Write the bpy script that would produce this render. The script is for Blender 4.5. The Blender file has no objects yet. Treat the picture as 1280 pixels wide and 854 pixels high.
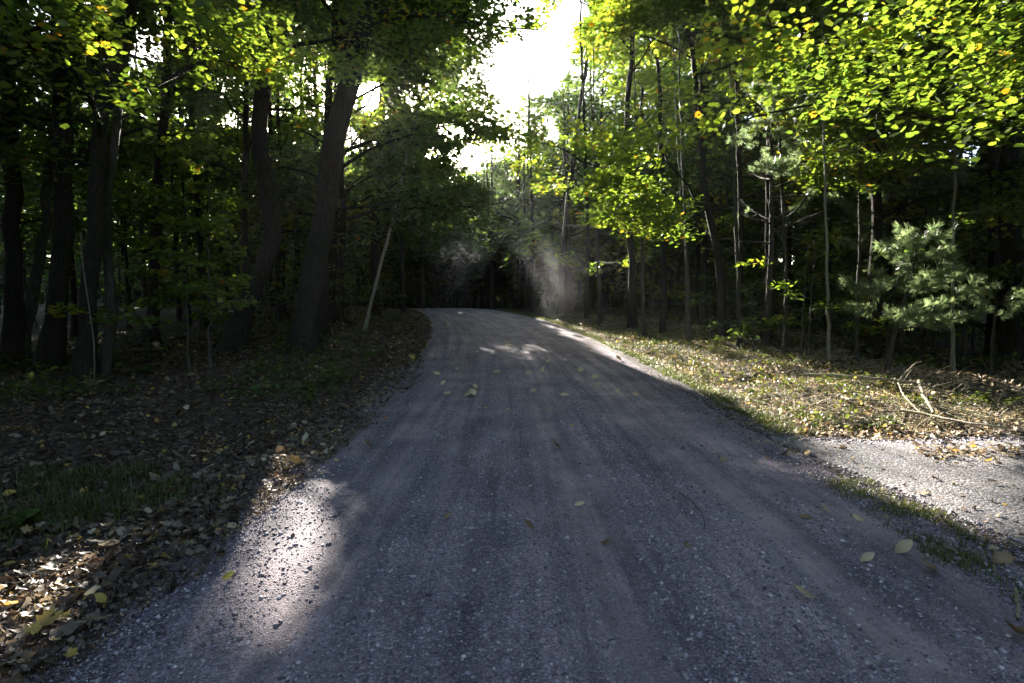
import bpy, math
import numpy as np
from mathutils import Vector

rng = np.random.default_rng(7)
PI = math.pi
sc = bpy.context.scene
COL = sc.collection

# ------------------------------------------------------------------ camera model
F = 711.0                      # focal length in photo pixels (1280 wide) = 20 mm
CAM = np.array([0.0, 0.0, 1.6])
PITCH = math.radians(3.22)     # looking slightly down
CP, SP = math.cos(PITCH), math.sin(PITCH)

def ray(px, py):
    a, b = (px - 640) / F, (427 - py) / F
    return np.array([a, CP + b * SP, -SP + b * CP])

def project(P):
    P = np.asarray(P, float) - CAM
    dep = P[..., 1] * CP - P[..., 2] * SP
    up = P[..., 1] * SP + P[..., 2] * CP
    dep = np.where(dep < 0.05, 0.05, dep)
    return 640 + F * P[..., 0] / dep, 427 - F * up / dep, dep

SUN = ray(462, 120); SUN = SUN / np.linalg.norm(SUN)

# ------------------------------------------------------------------ terrain
def wav(x, y, s, seed=0.0):
    """cheap smooth noise in about -1..1"""
    x = x / s; y = y / s
    return (np.sin(x * 1.7 + y * 0.9 + seed) + np.sin(-x * 1.1 + y * 2.1 + seed * 1.7 + 1.3) +
            np.sin(x * 2.9 + y * 0.35 + seed * 2.3 + 2.1) * .7 + np.sin(x * 0.6 - y * 3.3 + seed * .6 + .4) * .7) / 3.0

def sstep(a, b, x):
    t = np.clip((x - a) / (b - a), 0, 1)
    return t * t * (3 - 2 * t)

PY = np.array([-100, 0, 8, 11, 14.7, 21, 27, 33, 38, 43, 48, 55, 65, 80, 120, 300.])
PZ = np.array([0, 0, 0, .08, .28, .62, 1.0, 1.33, 1.55, 1.68, 1.66, 1.5, 1.3, 1.2, 1.2, 1.2])
def prof(y):
    y = np.asarray(y, float)
    return (np.interp(y - 1.2, PY, PZ) + np.interp(y, PY, PZ) + np.interp(y + 1.2, PY, PZ)) / 3

def cx(y):
    y = np.asarray(y, float)
    q = np.clip(y - 9, 0, 46)
    return .38 - .0049 * q * q - np.clip(y - 55, 0, None) * .5 - .055 * np.clip(y - 47, 0, None) ** 2 * np.clip(1 - (y - 75) / 200, 0, 1)

def half(y):
    return 2.95 + 0.0 * y

def gz(x, y):
    x = np.asarray(x, float); y = np.asarray(y, float)
    u = x - cx(y)
    z = prof(y)
    z = z + .24 * sstep(3.2, 6.5, -u) + .05 * sstep(3.6, 8, u) - .07 * sstep(3.2, 3.9, u) * (1 - sstep(4.4, 5.6, u)) * sstep(8, 12, y)
    off = sstep(2.7, 4.0, np.abs(u))
    z = z + off * ((.045 + .05 * sstep(3.5, 5, u)) * wav(x, y, 1.3, 1) + .02 * wav(x, y, .37, 4)) * (1 - sstep(3.2, 3.6, x) * (1 - sstep(6.6, 7.4, y)) * sstep(-2, 1, y))
    z = z + sstep(9, 40, np.abs(u)) * (.5 * wav(x, y, 11, 2))
    r = np.hypot(x, y)
    z = z + 7 * sstep(75, 170, r)
    z = z - .05 * (1 - sstep(2.55, 2.9, np.abs(u)))       # bed under the road sheet
    return z

def road_z(x, y):
    u = x - cx(y)
    rut = sum(np.exp(-((u - c) / .22) ** 2) for c in (-1.5, .2, 1.45))
    return prof(y) + .03 * (1 - (u / 3.0) ** 2) - .012 * rut + .006 * wav(x, y, .8, 3) + .004

def surf_z(x, y):
    u = np.abs(x - cx(y))
    return np.where(u < 2.95, np.maximum(road_z(x, y), gz(x, y)), gz(x, y))

def hit(px, py):
    """where a photo pixel meets the ground"""
    r = ray(px, py)
    t = np.linspace(1.5, 130, 26000)
    P = CAM[None] + r[None] * t[:, None]
    b = np.nonzero(P[:, 2] <= surf_z(P[:, 0], P[:, 1]))[0]
    k = b[0] if len(b) else len(t) - 1
    return P[k]

def atd(px, py, d):
    """point on a pixel's ray at depth d along +Y"""
    r = ray(px, py)
    return CAM + r * (d / r[1])

# ------------------------------------------------------------------ light gaps
def inpoly(x, y, poly):
    p = np.asarray(poly, float); c = np.zeros(np.shape(x), bool); j = len(p) - 1
    for i in range(len(p)):
        yi, yj = p[i, 1], p[j, 1]
        if yi != yj:
            c ^= ((yi > y) != (yj > y)) & (x < (p[j, 0] - p[i, 0]) * (y - yi) / (yj - yi) + p[i, 0])
        j = i
    return c

def shadow_xy(P):
    """follow the sun's ray through P down to z = 0"""
    P = np.asarray(P, float)
    return P[..., 0] - P[..., 2] * SUN[0] / SUN[2], P[..., 1] - P[..., 2] * SUN[1] / SUN[2]

LIT = []          # (polygon in shadow space, keep-out probability)
def lit_px(pts, prob):
    LIT.append((np.array([shadow_xy(hit(*p)) for p in pts]), prob))
lit_px([(310, 640), (330, 602), (405, 588), (415, 650), (388, 740), (330, 785), (285, 775)], 1.0)
lit_px([(300, 755), (370, 770), (320, 853), (255, 853)], .95)
lit_px([(0, 853), (0, 745), (130, 690), (205, 640), (262, 588), (292, 600), (262, 665), (180, 780), (80, 853)], .93)
lit_px([(262, 575), (300, 545), (345, 560), (400, 560), (400, 585), (330, 600)], .85)
lit_px([(440, 505), (480, 488), (500, 492), (470, 515)], .85)
lit_px([(500, 520), (530, 512), (540, 525), (510, 530)], .8)
lit_px([(985, 550), (1120, 556), (1279, 566), (1279, 705), (1190, 660), (1080, 605)], .995)
lit_px([(905, 500), (940, 462), (1100, 462), (1279, 478), (1279, 570), (1120, 560), (985, 550), (930, 520)], .96)
lit_px([(770, 455), (740, 425), (790, 420), (880, 438), (960, 466), (935, 520), (860, 490)], .9)
lit_px([(655, 398), (690, 399), (785, 422), (775, 444), (705, 420)], .85)
lit_px([(545, 389), (620, 391), (640, 395), (590, 394)], .5)
lit_px([(570, 402), (610, 400), (640, 408), (600, 410)], .5)
lit_px([(660, 440), (700, 435), (720, 450), (680, 455)], .5)
LIT_SPH = []      # (point in the air, radius, probability): mist lit by a shaft

for px_, py_, d_, r_, pr_ in ((1140, 350, 12.4, 1.7, .97), (640, 185, 40, 1.8, .7), (700, 150, 33, 1.6, .7), (1235, 370, 12, .8, .9), (950, 230, 17, 1.7, .95), (1010, 210, 17, 1.6, .8), (1150, 160, 9.5, 1.6, .95), (1060, 70, 9.5, 1.4, .95), (1180, 60, 9.3, 1.2, .95), (1230, 110, 9.3, 1.0, .95),
                             (1080, 210, 11.5, 1.3, .8), (845, 215, 17, 1.8, .95), (900, 180, 16, 1.2, .95), (770, 240, 22, 1.6, .95), (720, 190, 30, 1.5, .7), (800, 200, 19, 1.3, .95), (740, 180, 26, 1.8, .95), (870, 120, 17, 1.3, .95), (960, 110, 16, 1.4, .95), (700, 230, 30, 1.5, .95), (1000, 260, 14, 1.0, .95), (900, 270, 17, 1.0, .95), (1060, 290, 12, .8, .95), (980, 345, 15, 1.0, .96), (900, 330, 18, .9, .96), (820, 300, 20, 1.1, .95), (760, 320, 26, 1.1, .95), (1050, 340, 15, .7, .96), (955, 400, 15, 1.0, .9),
                             (235, 165, 9.0, .6, .9), (150, 130, 9.0, .7, .9), (70, 170, 9, .5, .8), (380, 230, 13, .8, .8), (340, 60, 13, .7, .8), (400, 130, 14, .6, .8), (240, 60, 11, .8, .7), (560, 110, 20, 1.2, .8), (300, 200, 13, .8, .8), (1035, 300, 14, .6, .8)):
    LIT_SPH.append((atd(px_, py_, d_), r_, pr_))

def blobs_px(P):
    return project(P)

SKYGAP = [(618, 128), (610, 70), (628, 50), (660, 44), (690, 30), (702, -60), (742, -60), (735, 15), (706, 55), (712, 85), (692, 112), (660, 120), (640, 134)]
SKYBLOB = [(563, 165, 20, 10, .8), (540, 195, 8, 7, .8), (595, 190, 10, 10, .7), (470, 178, 10, 9, .95), (690, 160, 10, 16, .8),
           (180, 60, 34, 26, .6), (210, 20, 16, 14, .6), (290, 110, 22, 14, .5), (60, 30, 14, 22, .5), (640, 15, 40, 14, .45),
           (290, 150, 12, 10, .6), (1215, 195, 26, 12, .6), (1010, 120, 20, 9, .6), (980, 305, 14, 40, .5), (940, 150, 16, 9, .6)]

def cull(P, r):
    """True for leaves that stay; opens the gaps the sun and the sky come through"""
    n = len(P)
    keep = np.ones(n, bool)
    gx, gy = shadow_xy(P)
    jx = .10 * wav(gx, gy, .5, 1) ; jy = .25 * wav(gx, gy, .7, 5)
    for poly, pr in LIT:
        b = (gx > poly[:, 0].min() - .4) & (gx < poly[:, 0].max() + .4)
        if b.any():
            m = np.zeros(n, bool); m[b] = inpoly(gx[b] + jx[b], gy[b] + jy[b], poly)
            keep &= ~(m & (r.random(n) < pr))
    for c, rad, pr in LIT_SPH:
        v = P - c; t = v @ SUN
        dd = np.linalg.norm(v - t[:, None] * SUN, axis=1)
        keep &= ~((t > rad * .8) & (t < (70 if pr > .94 else 34)) & (dd < rad * (1 + .3 * wav(gx, gy, 1.0, 3))) & (r.random(n) < pr))
    X, Y, D = project(P)
    # leaves between the camera and the sun
    v = P - CAM; t = v @ SUN
    ang = np.arccos(np.clip(t / np.linalg.norm(v, axis=1), -1, 1))
    keep &= ~(ang < math.radians(1.25) * (1 + .35 * wav(X, Y, 9, 2)))
    keep &= ~((ang < math.radians(2.6)) & (r.random(n) < .2))
    k2 = 8 * wav(X, Y, 14, 1) ; k3 = 8 * wav(X, Y, 12, 6)
    m = inpoly(X + k2, Y + k3, SKYGAP) & (D > 4)
    keep &= ~(m & (r.random(n) < .985))
    for bx, by, rx, ry, pr in SKYBLOB:
        m = ((X + k2 - bx) / rx) ** 2 + ((Y + k3 - by) / ry) ** 2 < 1
        keep &= ~(m & (r.random(n) < pr))
    return keep

# ------------------------------------------------------------------ materials
def new_mat(name):
    m = bpy.data.materials.new(name); m.use_nodes = True
    nt = m.node_tree; nt.nodes.clear()
    return m, nt, nt.nodes, nt.links

def N(nodes, t, **kw):
    n = nodes.new(t)
    for k, v in kw.items(): setattr(n, k, v)
    return n

def ramp(nodes, stops, interp='LINEAR'):
    r = nodes.new('ShaderNodeValToRGB'); cr = r.color_ramp; cr.interpolation = interp
    while len(cr.elements) > 1: cr.elements.remove(cr.elements[-1])
    cr.elements[0].position = stops[0][0]; cr.elements[0].color = (*stops[0][1], 1)
    for p, c in stops[1:]:
        e = cr.elements.new(p); e.color = (*c, 1)
    return r

def leaf_mat(name, stops, trans=.5, boost=(2.3, 2.0, .8), rough=.45):
    m, nt, nd, lk = new_mat(name)
    at = N(nd, 'ShaderNodeAttribute', attribute_name='tint')
    rp = ramp(nd, stops); lk.new(at.outputs['Fac'], rp.inputs[0])
    p = N(nd, 'ShaderNodeBsdfPrincipled'); p.inputs['Roughness'].default_value = rough
    p.inputs['Specular IOR Level'].default_value = .5
    lk.new(rp.outputs[0], p.inputs['Base Color'])
    mul = N(nd, 'ShaderNodeMix', data_type='RGBA', blend_type='MULTIPLY'); mul.inputs[0].default_value = 1
    lk.new(rp.outputs[0], mul.inputs[6]); mul.inputs[7].default_value = (*boost, 1)
    tr = N(nd, 'ShaderNodeBsdfTranslucent'); lk.new(mul.outputs[2], tr.inputs[0])
    mx = N(nd, 'ShaderNodeMixShader'); mx.inputs[0].default_value = trans
    lk.new(p.outputs[0], mx.inputs[1]); lk.new(tr.outputs[0], mx.inputs[2])
    o = N(nd, 'ShaderNodeOutputMaterial'); lk.new(mx.outputs[0], o.inputs[0])
    return m

M = {}
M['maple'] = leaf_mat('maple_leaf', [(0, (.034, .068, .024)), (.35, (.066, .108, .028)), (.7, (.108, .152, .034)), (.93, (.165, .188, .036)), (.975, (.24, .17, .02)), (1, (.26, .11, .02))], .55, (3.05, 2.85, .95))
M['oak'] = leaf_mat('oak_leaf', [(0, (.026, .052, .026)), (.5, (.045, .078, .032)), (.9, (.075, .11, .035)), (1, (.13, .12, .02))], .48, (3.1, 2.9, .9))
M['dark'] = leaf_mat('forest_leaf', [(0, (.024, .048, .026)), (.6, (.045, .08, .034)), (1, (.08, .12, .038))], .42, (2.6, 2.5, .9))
M['needle'] = leaf_mat('pine_needle', [(0, (.10, .15, .085)), (.6, (.17, .225, .13)), (1, (.25, .29, .17))], .5, (1.9, 1.9, 1.4), .35)
M['litter'] = leaf_mat('fallen_leaf', [(0, (.04, .025, .017)), (.35, (.09, .058, .038)), (.6, (.175, .135, .10)), (.8, (.31, .26, .20)), (.9, (.56, .50, .38)), (.95, (.42, .24, .08)), (1, (.58, .44, .10))], .38, (1.35, 1.3, 1.15), .5)
M['single'] = leaf_mat('dry_single_leaf', [(0, (.10, .06, .035)), (.5, (.24, .15, .08)), (.75, (.42, .30, .17)), (.9, (.68, .54, .34)), (.95, (.55, .28, .08)), (1, (.70, .55, .10))], .12, (1.2, 1.0, .7), .6)
M['herb'] = leaf_mat('herb_leaf', [(0, (.035, .06, .016)), (.5, (.07, .11, .025)), (.8, (.12, .15, .04)), (.9, (.20, .16, .08)), (1, (.30, .24, .15))], .4, (2.2, 2.0, .9))
M['grass'] = leaf_mat('grass_blade', [(0, (.04, .065, .014)), (.6, (.08, .11, .025)), (.85, (.15, .15, .05)), (1, (.30, .25, .13))], .35, (1.8, 1.7, .9))

def bark_mat(name, c1, c2, c3, scale=1.0):
    m, nt, nd, lk = new_mat(name)
    tc = N(nd, 'ShaderNodeTexCoord'); mp = N(nd, 'ShaderNodeMapping'); mp.inputs['Scale'].default_value = (18 * scale, 18 * scale, 3.0 * scale)
    lk.new(tc.outputs['Object'], mp.inputs[0])
    v = N(nd, 'ShaderNodeTexVoronoi'); v.feature = 'DISTANCE_TO_EDGE'; v.inputs['Scale'].default_value = 1; lk.new(mp.outputs[0], v.inputs['Vector'])
    n1 = N(nd, 'ShaderNodeTexNoise'); n1.inputs['Scale'].default_value = 1.6; n1.inputs['Detail'].default_value = 6; n1.inputs['Roughness'].default_value = .7
    lk.new(mp.outputs[0], n1.inputs['Vector'])
    n2 = N(nd, 'ShaderNodeTexNoise'); n2.inputs['Scale'].default_value = 2.2; lk.new(tc.outputs['Object'], n2.inputs['Vector'])
    rp = ramp(nd, [(.25, c1), (.5, c2), (.75, c3)]); lk.new(n1.outputs[0], rp.inputs[0])
    rp2 = ramp(nd, [(.42, (1, 1, 1)), (.7, (.75, .9, .6))]); lk.new(n2.outputs[0], rp2.inputs[0])
    mx = N(nd, 'ShaderNodeMix', data_type='RGBA', blend_type='MULTIPLY'); mx.inputs[0].default_value = .8
    lk.new(rp.outputs[0], mx.inputs[6]); lk.new(rp2.outputs[0], mx.inputs[7])
    md = N(nd, 'ShaderNodeMath', operation='MULTIPLY_ADD'); lk.new(v.outputs['Distance'], md.inputs[0]); md.inputs[1].default_value = 1.4; lk.new(n1.outputs[0], md.inputs[2])
    b = N(nd, 'ShaderNodeBump'); b.inputs['Strength'].default_value = .9; b.inputs['Distance'].default_value = .03; lk.new(md.outputs[0], b.inputs['Height'])
    p = N(nd, 'ShaderNodeBsdfPrincipled'); p.inputs['Roughness'].default_value = .85; p.inputs['Specular IOR Level'].default_value = .2
    lk.new(mx.outputs[2], p.inputs['Base Color']); lk.new(b.outputs[0], p.inputs['Normal'])
    o = N(nd, 'ShaderNodeOutputMaterial'); lk.new(p.outputs[0], o.inputs[0])
    return m
M['bark'] = bark_mat('dark_bark', (.014, .012, .010), (.032, .027, .023), (.065, .056, .048))
M['bark2'] = bark_mat('grey_bark', (.035, .031, .027), (.07, .063, .055), (.12, .11, .095))
M['pale'] = bark_mat('pale_bark', (.16, .15, .13), (.28, .26, .22), (.40, .37, .32), 2.0)
M['dead'] = bark_mat('dead_wood', (.26, .22, .17), (.42, .36, .28), (.56, .50, .40), 2.5)

def gravel_mat(name, dark, mid, light, dust, tracks=True, sc1=85):
    m, nt, nd, lk = new_mat(name)
    geo = N(nd, 'ShaderNodeNewGeometry')
    pos = geo.outputs['Position']
    v = N(nd, 'ShaderNodeTexVoronoi'); v.inputs['Scale'].default_value = sc1; lk.new(pos, v.inputs['Vector'])
    v2 = N(nd, 'ShaderNodeTexVoronoi'); v2.inputs['Scale'].default_value = sc1 * 2.4; lk.new(pos, v2.inputs['Vector'])
    nz = N(nd, 'ShaderNodeTexNoise'); nz.inputs['Scale'].default_value = 1.1; nz.inputs['Detail'].default_value = 5; nz.inputs['Roughness'].default_value = .6; lk.new(pos, nz.inputs['Vector'])
    nf = N(nd, 'ShaderNodeTexNoise'); nf.inputs['Scale'].default_value = 170; nf.inputs['Detail'].default_value = 3; lk.new(pos, nf.inputs['Vector'])
    sep = N(nd, 'ShaderNodeSeparateColor'); lk.new(v.outputs['Color'], sep.inputs[0])
    rp = ramp(nd, [(0, dark), (.45, mid), (.85, light), (1, tuple(min(1, c * 1.7) for c in light))]); lk.new(sep.outputs[0], rp.inputs[0])
    sep2 = N(nd, 'ShaderNodeSeparateColor'); lk.new(v2.outputs['Color'], sep2.inputs[0])
    rpb = ramp(nd, [(0, dark), (.5, mid), (1, light)]); lk.new(sep2.outputs[0], rpb.inputs[0])
    m1 = N(nd, 'ShaderNodeMix', data_type='RGBA'); m1.inputs[0].default_value = .5
    lk.new(rp.outputs[0], m1.inputs[6]); lk.new(rpb.outputs[0], m1.inputs[7])
    # dusty packed bands where the wheels run
    col = m1.outputs[2]; dustf = None
    uv = N(nd, 'ShaderNodeAttribute', attribute_name='lat')
    if tracks:
        wob = N(nd, 'ShaderNodeTexNoise'); wob.inputs['Scale'].default_value = .35; wob.inputs['Detail'].default_value = 2; lk.new(pos, wob.inputs['Vector'])
        ad = N(nd, 'ShaderNodeMath', operation='MULTIPLY_ADD'); lk.new(wob.outputs[0], ad.inputs[0]); ad.inputs[1].default_value = .9; lk.new(uv.outputs['Fac'], ad.inputs[2])
        tr = ramp(nd, [(0, (.0,) * 3), (.16, (.1,) * 3), (.25, (.45,) * 3), (.32, (.1,) * 3), (.45, (.05,) * 3), (.535, (.7,) * 3), (.60, (.15,) * 3), (.66, (.25,) * 3), (.745, (1.,) * 3), (.80, (.5,) * 3), (.85, (.8,) * 3), (.9, (.1,) * 3), (1, (0,) * 3)])
        mr = N(nd, 'ShaderNodeMapRange'); mr.inputs['From Min'].default_value = -3 + .45; mr.inputs['From Max'].default_value = 3 + .45
        lk.new(ad.outputs[0], mr.inputs[0]); lk.new(mr.outputs[0], tr.inputs[0])
        mm = N(nd, 'ShaderNodeMath', operation='MULTIPLY'); lk.new(tr.outputs[0], mm.inputs[0])
        nr = ramp(nd, [(.3, (.6,) * 3), (.6, (1,) * 3)]); lk.new(nz.outputs[0], nr.inputs[0]); lk.new(nr.outputs[0], mm.inputs[1])
        dustf = mm.outputs[0]
        m2 = N(nd, 'ShaderNodeMix', data_type='RGBA')
        sc_ = N(nd, 'ShaderNodeMath', operation='MULTIPLY'); lk.new(dustf, sc_.inputs[0]); sc_.inputs[1].default_value = .85
        lk.new(sc_.outputs[0], m2.inputs[0]); lk.new(col, m2.inputs[6])
        m2.inputs[7].default_value = (*dust, 1); col = m2.outputs[2]
    big = ramp(nd, [(.32, (.66, .66, .72)), (.68, (1.25, 1.2, 1.2))]); lk.new(nz.outputs[0], big.inputs[0])
    m3 = N(nd, 'ShaderNodeMix', data_type='RGBA', blend_type='MULTIPLY'); m3.inputs[0].default_value = 1
    lk.new(col, m3.inputs[6]); lk.new(big.outputs[0], m3.inputs[7])
    if tracks:      # lengthwise grain left by wheels and the grader
        mp = N(nd, 'ShaderNodeCombineXYZ'); sx = N(nd, 'ShaderNodeMath', operation='MULTIPLY'); sx.inputs[1].default_value = 4.5; lk.new(uv.outputs['Fac'], sx.inputs[0]); lk.new(sx.outputs[0], mp.inputs[0])
        sp = N(nd, 'ShaderNodeSeparateXYZ'); lk.new(pos, sp.inputs[0]); sy_ = N(nd, 'ShaderNodeMath', operation='MULTIPLY'); sy_.inputs[1].default_value = .22; lk.new(sp.outputs[1], sy_.inputs[0]); lk.new(sy_.outputs[0], mp.inputs[1])
        ns = N(nd, 'ShaderNodeTexNoise'); ns.inputs['Scale'].default_value = 1.0; ns.inputs['Detail'].default_value = 5; ns.inputs['Roughness'].default_value = .65; lk.new(mp.outputs[0], ns.inputs['Vector'])
        gr = ramp(nd, [(.36, (.62, .62, .66)), (.5, (1, 1, 1)), (.64, (1.38, 1.32, 1.30))]); lk.new(ns.outputs[0], gr.inputs[0])
        m4 = N(nd, 'ShaderNodeMix', data_type='RGBA', blend_type='MULTIPLY'); m4.inputs[0].default_value = 1; lk.new(m3.outputs[2], m4.inputs[6]); lk.new(gr.outputs[0], m4.inputs[7]); m3 = m4
    # bump
    h = N(nd, 'ShaderNodeMath', operation='MULTIPLY_ADD'); lk.new(v.outputs['Distance'], h.inputs[0]); h.inputs[1].default_value = -1.0; h.inputs[2].default_value = 1
    h2 = N(nd, 'ShaderNodeMath', operation='MULTIPLY_ADD'); lk.new(v2.outputs['Distance'], h2.inputs[0]); h2.inputs[1].default_value = -.5; lk.new(h.outputs[0], h2.inputs[2])
    h3 = N(nd, 'ShaderNodeMath', operation='MULTIPLY_ADD'); lk.new(nf.outputs[0], h3.inputs[0]); h3.inputs[1].default_value = .5; lk.new(h2.outputs[0], h3.inputs[2])
    b = N(nd, 'ShaderNodeBump'); b.inputs['Distance'].default_value = .018; b.inputs['Strength'].default_value = 1.0
    lk.new(h3.outputs[0], b.inputs['Height'])
    p = N(nd, 'ShaderNodeBsdfPrincipled'); p.inputs['Roughness'].default_value = .75; p.inputs['Specular IOR Level'].default_value = .3
    lk.new(m3.outputs[2], p.inputs['Base Color']); lk.new(b.outputs[0], p.inputs['Normal'])
    o = N(nd, 'ShaderNodeOutputMaterial'); lk.new(p.outputs[0], o.inputs[0])
    return m
M['road'] = gravel_mat('road_gravel', (.085, .070, .086), (.235, .195, .235), (.53, .465, .52), (.48, .40, .41))
M['drive'] = gravel_mat('drive_gravel', (.08, .075, .078), (.17, .162, .165), (.33, .32, .315), (.3, .28, .27), False, 42)

def ground_mat():
    m, nt, nd, lk = new_mat('forest_floor')
    geo = N(nd, 'ShaderNodeNewGeometry'); pos = geo.outputs['Position']
    v = N(nd, 'ShaderNodeTexVoronoi'); v.inputs['Scale'].default_value = 14; lk.new(pos, v.inputs['Vector'])
    nz = N(nd, 'ShaderNodeTexNoise'); nz.inputs['Scale'].default_value = 4; nz.inputs['Detail'].default_value = 8; nz.inputs['Roughness'].default_value = .7; lk.new(pos, nz.inputs['Vector'])
    sep = N(nd, 'ShaderNodeSeparateColor'); lk.new(v.outputs['Color'], sep.inputs[0])
    rp = ramp(nd, [(0, (.03, .022, .016)), (.5, (.06, .042, .03)), (.85, (.10, .075, .052)), (1, (.17, .13, .09))]); lk.new(sep.outputs[0], rp.inputs[0])
    r2 = ramp(nd, [(.35, (.6, .6, .6)), (.7, (1.2, 1.15, 1.05))]); lk.new(nz.outputs[0], r2.inputs[0])
    mx = N(nd, 'ShaderNodeMix', data_type='RGBA', blend_type='MULTIPLY'); mx.inputs[0].default_value = 1
    lk.new(rp.outputs[0], mx.inputs[6]); lk.new(r2.outputs[0], mx.inputs[7])
    ad = N(nd, 'ShaderNodeMath', operation='ADD'); lk.new(v.outputs['Distance'], ad.inputs[0]); lk.new(nz.outputs[0], ad.inputs[1])
    b = N(nd, 'ShaderNodeBump'); b.inputs['Distance'].default_value = .04; lk.new(ad.outputs[0], b.inputs['Height'])
    p = N(nd, 'ShaderNodeBsdfPrincipled'); p.inputs['Roughness'].default_value = .9
    lk.new(mx.outputs[2], p.inputs['Base Color']); lk.new(b.outputs[0], p.inputs['Normal'])
    o = N(nd, 'ShaderNodeOutputMaterial'); lk.new(p.outputs[0], o.inputs[0])
    return m
M['ground'] = ground_mat()

def stone_mat(name='loose_stone', k=1.0):
    m, nt, nd, lk = new_mat(name)
    at = N(nd, 'ShaderNodeAttribute', attribute_name='tint')
    S = lambda c: tuple(x * k for x in c)
    rp = ramp(nd, [(0, S((.09, .074, .09))), (.5, S((.24, .205, .245))), (.8, S((.40, .345, .40))), (1, S((.68, .62, .64)))]); lk.new(at.outputs['Fac'], rp.inputs[0])
    p = N(nd, 'ShaderNodeBsdfPrincipled'); p.inputs['Roughness'].default_value = .6
    lk.new(rp.outputs[0], p.inputs['Base Color'])
    o = N(nd, 'ShaderNodeOutputMaterial'); lk.new(p.outputs[0], o.inputs[0])
    return m
M['stone'] = stone_mat()
M['stone2'] = stone_mat('pale_loose_stone', .85)

# ------------------------------------------------------------------ mesh helpers
def tag(o, label=None, cat=None, group=None, kind=None):
    if label: o['label'] = label
    if cat: o['category'] = cat
    if group: o['group'] = group
    if kind: o['kind'] = kind
    return o

def mesh_obj(name, V, Fc, mat, parent=None, tint=None, loc=None, smooth=False, lat=None):
    """V (n,3), Fc (m,k) all faces the same size; tint one value per face"""
    V = np.asarray(V, np.float32); Fc = np.asarray(Fc, np.int32)
    if loc is not None: V = V - np.asarray(loc, np.float32)
    me = bpy.data.meshes.new(name)
    k = Fc.shape[1]
    me.vertices.add(len(V)); me.vertices.foreach_set('co', V.ravel())
    me.loops.add(Fc.size); me.loops.foreach_set('vertex_index', Fc.ravel())
    me.polygons.add(len(Fc)); me.polygons.foreach_set('loop_start', np.arange(0, Fc.size, k, dtype=np.int32))
    if smooth: me.polygons.foreach_set('use_smooth', np.ones(len(Fc), bool))
    me.update(calc_edges=True)
    if tint is not None:
        a = me.attributes.new('tint', 'FLOAT', 'FACE'); a.data.foreach_set('value', np.asarray(tint, np.float32))
    if lat is not None:
        a = me.attributes.new('lat', 'FLOAT', 'POINT'); a.data.foreach_set('value', np.asarray(lat, np.float32))
    me.materials.append(mat)
    o = bpy.data.objects.new(name, me); COL.objects.link(o)
    if parent is not None: o.parent = parent
    elif loc is not None: o.location = loc
    return o

def empty(name, loc):
    o = bpy.data.objects.new(name, None); COL.objects.link(o); o.location = loc; o.empty_display_size = .3
    return o

def nrm(a): return a / np.maximum(np.linalg.norm(a, axis=-1, keepdims=True), 1e-9)

def tubes(P, R, k=5):
    """P (M,N,3) paths, R (M,N) radii -> verts, quads"""
    Mn, Nn = P.shape[:2]
    T = np.gradient(P, axis=1); T = nrm(T)
    ref = np.where(np.abs(T[:, :1, 2:3]) > .8, np.array([[[1., 0, 0]]]), np.array([[[0, 0, 1.]]]))
    A = nrm(np.cross(T, np.broadcast_to(ref, T.shape))); B = np.cross(T, A)
    th = np.arange(k) / k * 2 * PI
    V = P[:, :, None] + R[:, :, None, None] * (A[:, :, None] * np.cos(th)[None, None, :, None] + B[:, :, None] * np.sin(th)[None, None, :, None])
    idx = np.arange(Mn * Nn * k).reshape(Mn, Nn, k)
    a = idx[:, :-1]; b = idx[:, 1:]
    Q = np.stack([a, np.roll(a, -1, 2), np.roll(b, -1, 2), b], -1).reshape(-1, 4)
    return V.reshape(-1, 3), Q

def join(parts):
    Vs, Fs, o = [], [], 0
    for V, Fc in parts:
        Vs.append(V); Fs.append(Fc + o); o += len(V)
    return np.concatenate(Vs), np.concatenate(Fs)

def instance(tv, tf, C, Nn, D, S, sy=None, curl=None, crumple=0, rr=None):
    """copies of a template (x = across, y = along, z = normal) at C"""
    Nn = nrm(Nn); D = nrm(D - Nn * np.sum(D * Nn, -1, keepdims=True)); X = np.cross(D, Nn)
    n, k = len(C), len(tv)
    t = np.broadcast_to(tv[None], (n, k, 3)).copy()
    if sy is not None: t[..., 0] *= sy[:, None]
    if curl is not None:
        t[..., 2] += curl[:, None] * (t[..., 0] ** 2 * 2.2 + (t[..., 1] - .5) ** 2 * 1.0)
    if crumple: t = t + rr.normal(0, 1, t.shape) * np.array([.035, .035, crumple])
    t = t * S[:, None, None]
    V = C[:, None] + t[..., :1] * X[:, None] + t[..., 1:2] * D[:, None] + t[..., 2:] * Nn[:, None]
    Fc = tf[None] + (np.arange(n) * k)[:, None, None]
    return V.reshape(-1, 3), Fc.reshape(-1, tf.shape[1])

# leaf shapes (unit length along y)
L_FAR = (np.array([[0, 0, 0], [.34, .45, .05], [0, 1, 0], [-.34, .45, .05]]), np.array([[0, 1, 2, 3]]))
L_MID = (np.array([[0, 0, 0], [.30, .22, .07], [.34, .60, .08], [0, 1, 0], [-.34, .60, .08], [-.30, .22, .07]]), np.array([[0, 1, 2, 3], [0, 3, 4, 5]]))
def maple_template():
    out = [(0, 0), (.16, .04), (.34, .06), (.34, .24), (.50, .44), (.35, .50), (.33, .72), (.20, .72), (0, 1.0),
           (-.20, .72), (-.33, .72), (-.35, .50), (-.50, .44), (-.34, .24), (-.34, .06), (-.16, .04)]
    v = [(0, .38, 0)] + [(x * .95, y, .06 * abs(x)) for x, y in out]
    n = len(out)
    f = [(0, 1 + i, 1 + (i + 1) % n, 1 + (i + 2) % n) for i in range(0, n, 2)]
    return np.array(v), np.array(f)
L_MAPLE = maple_template()
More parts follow.
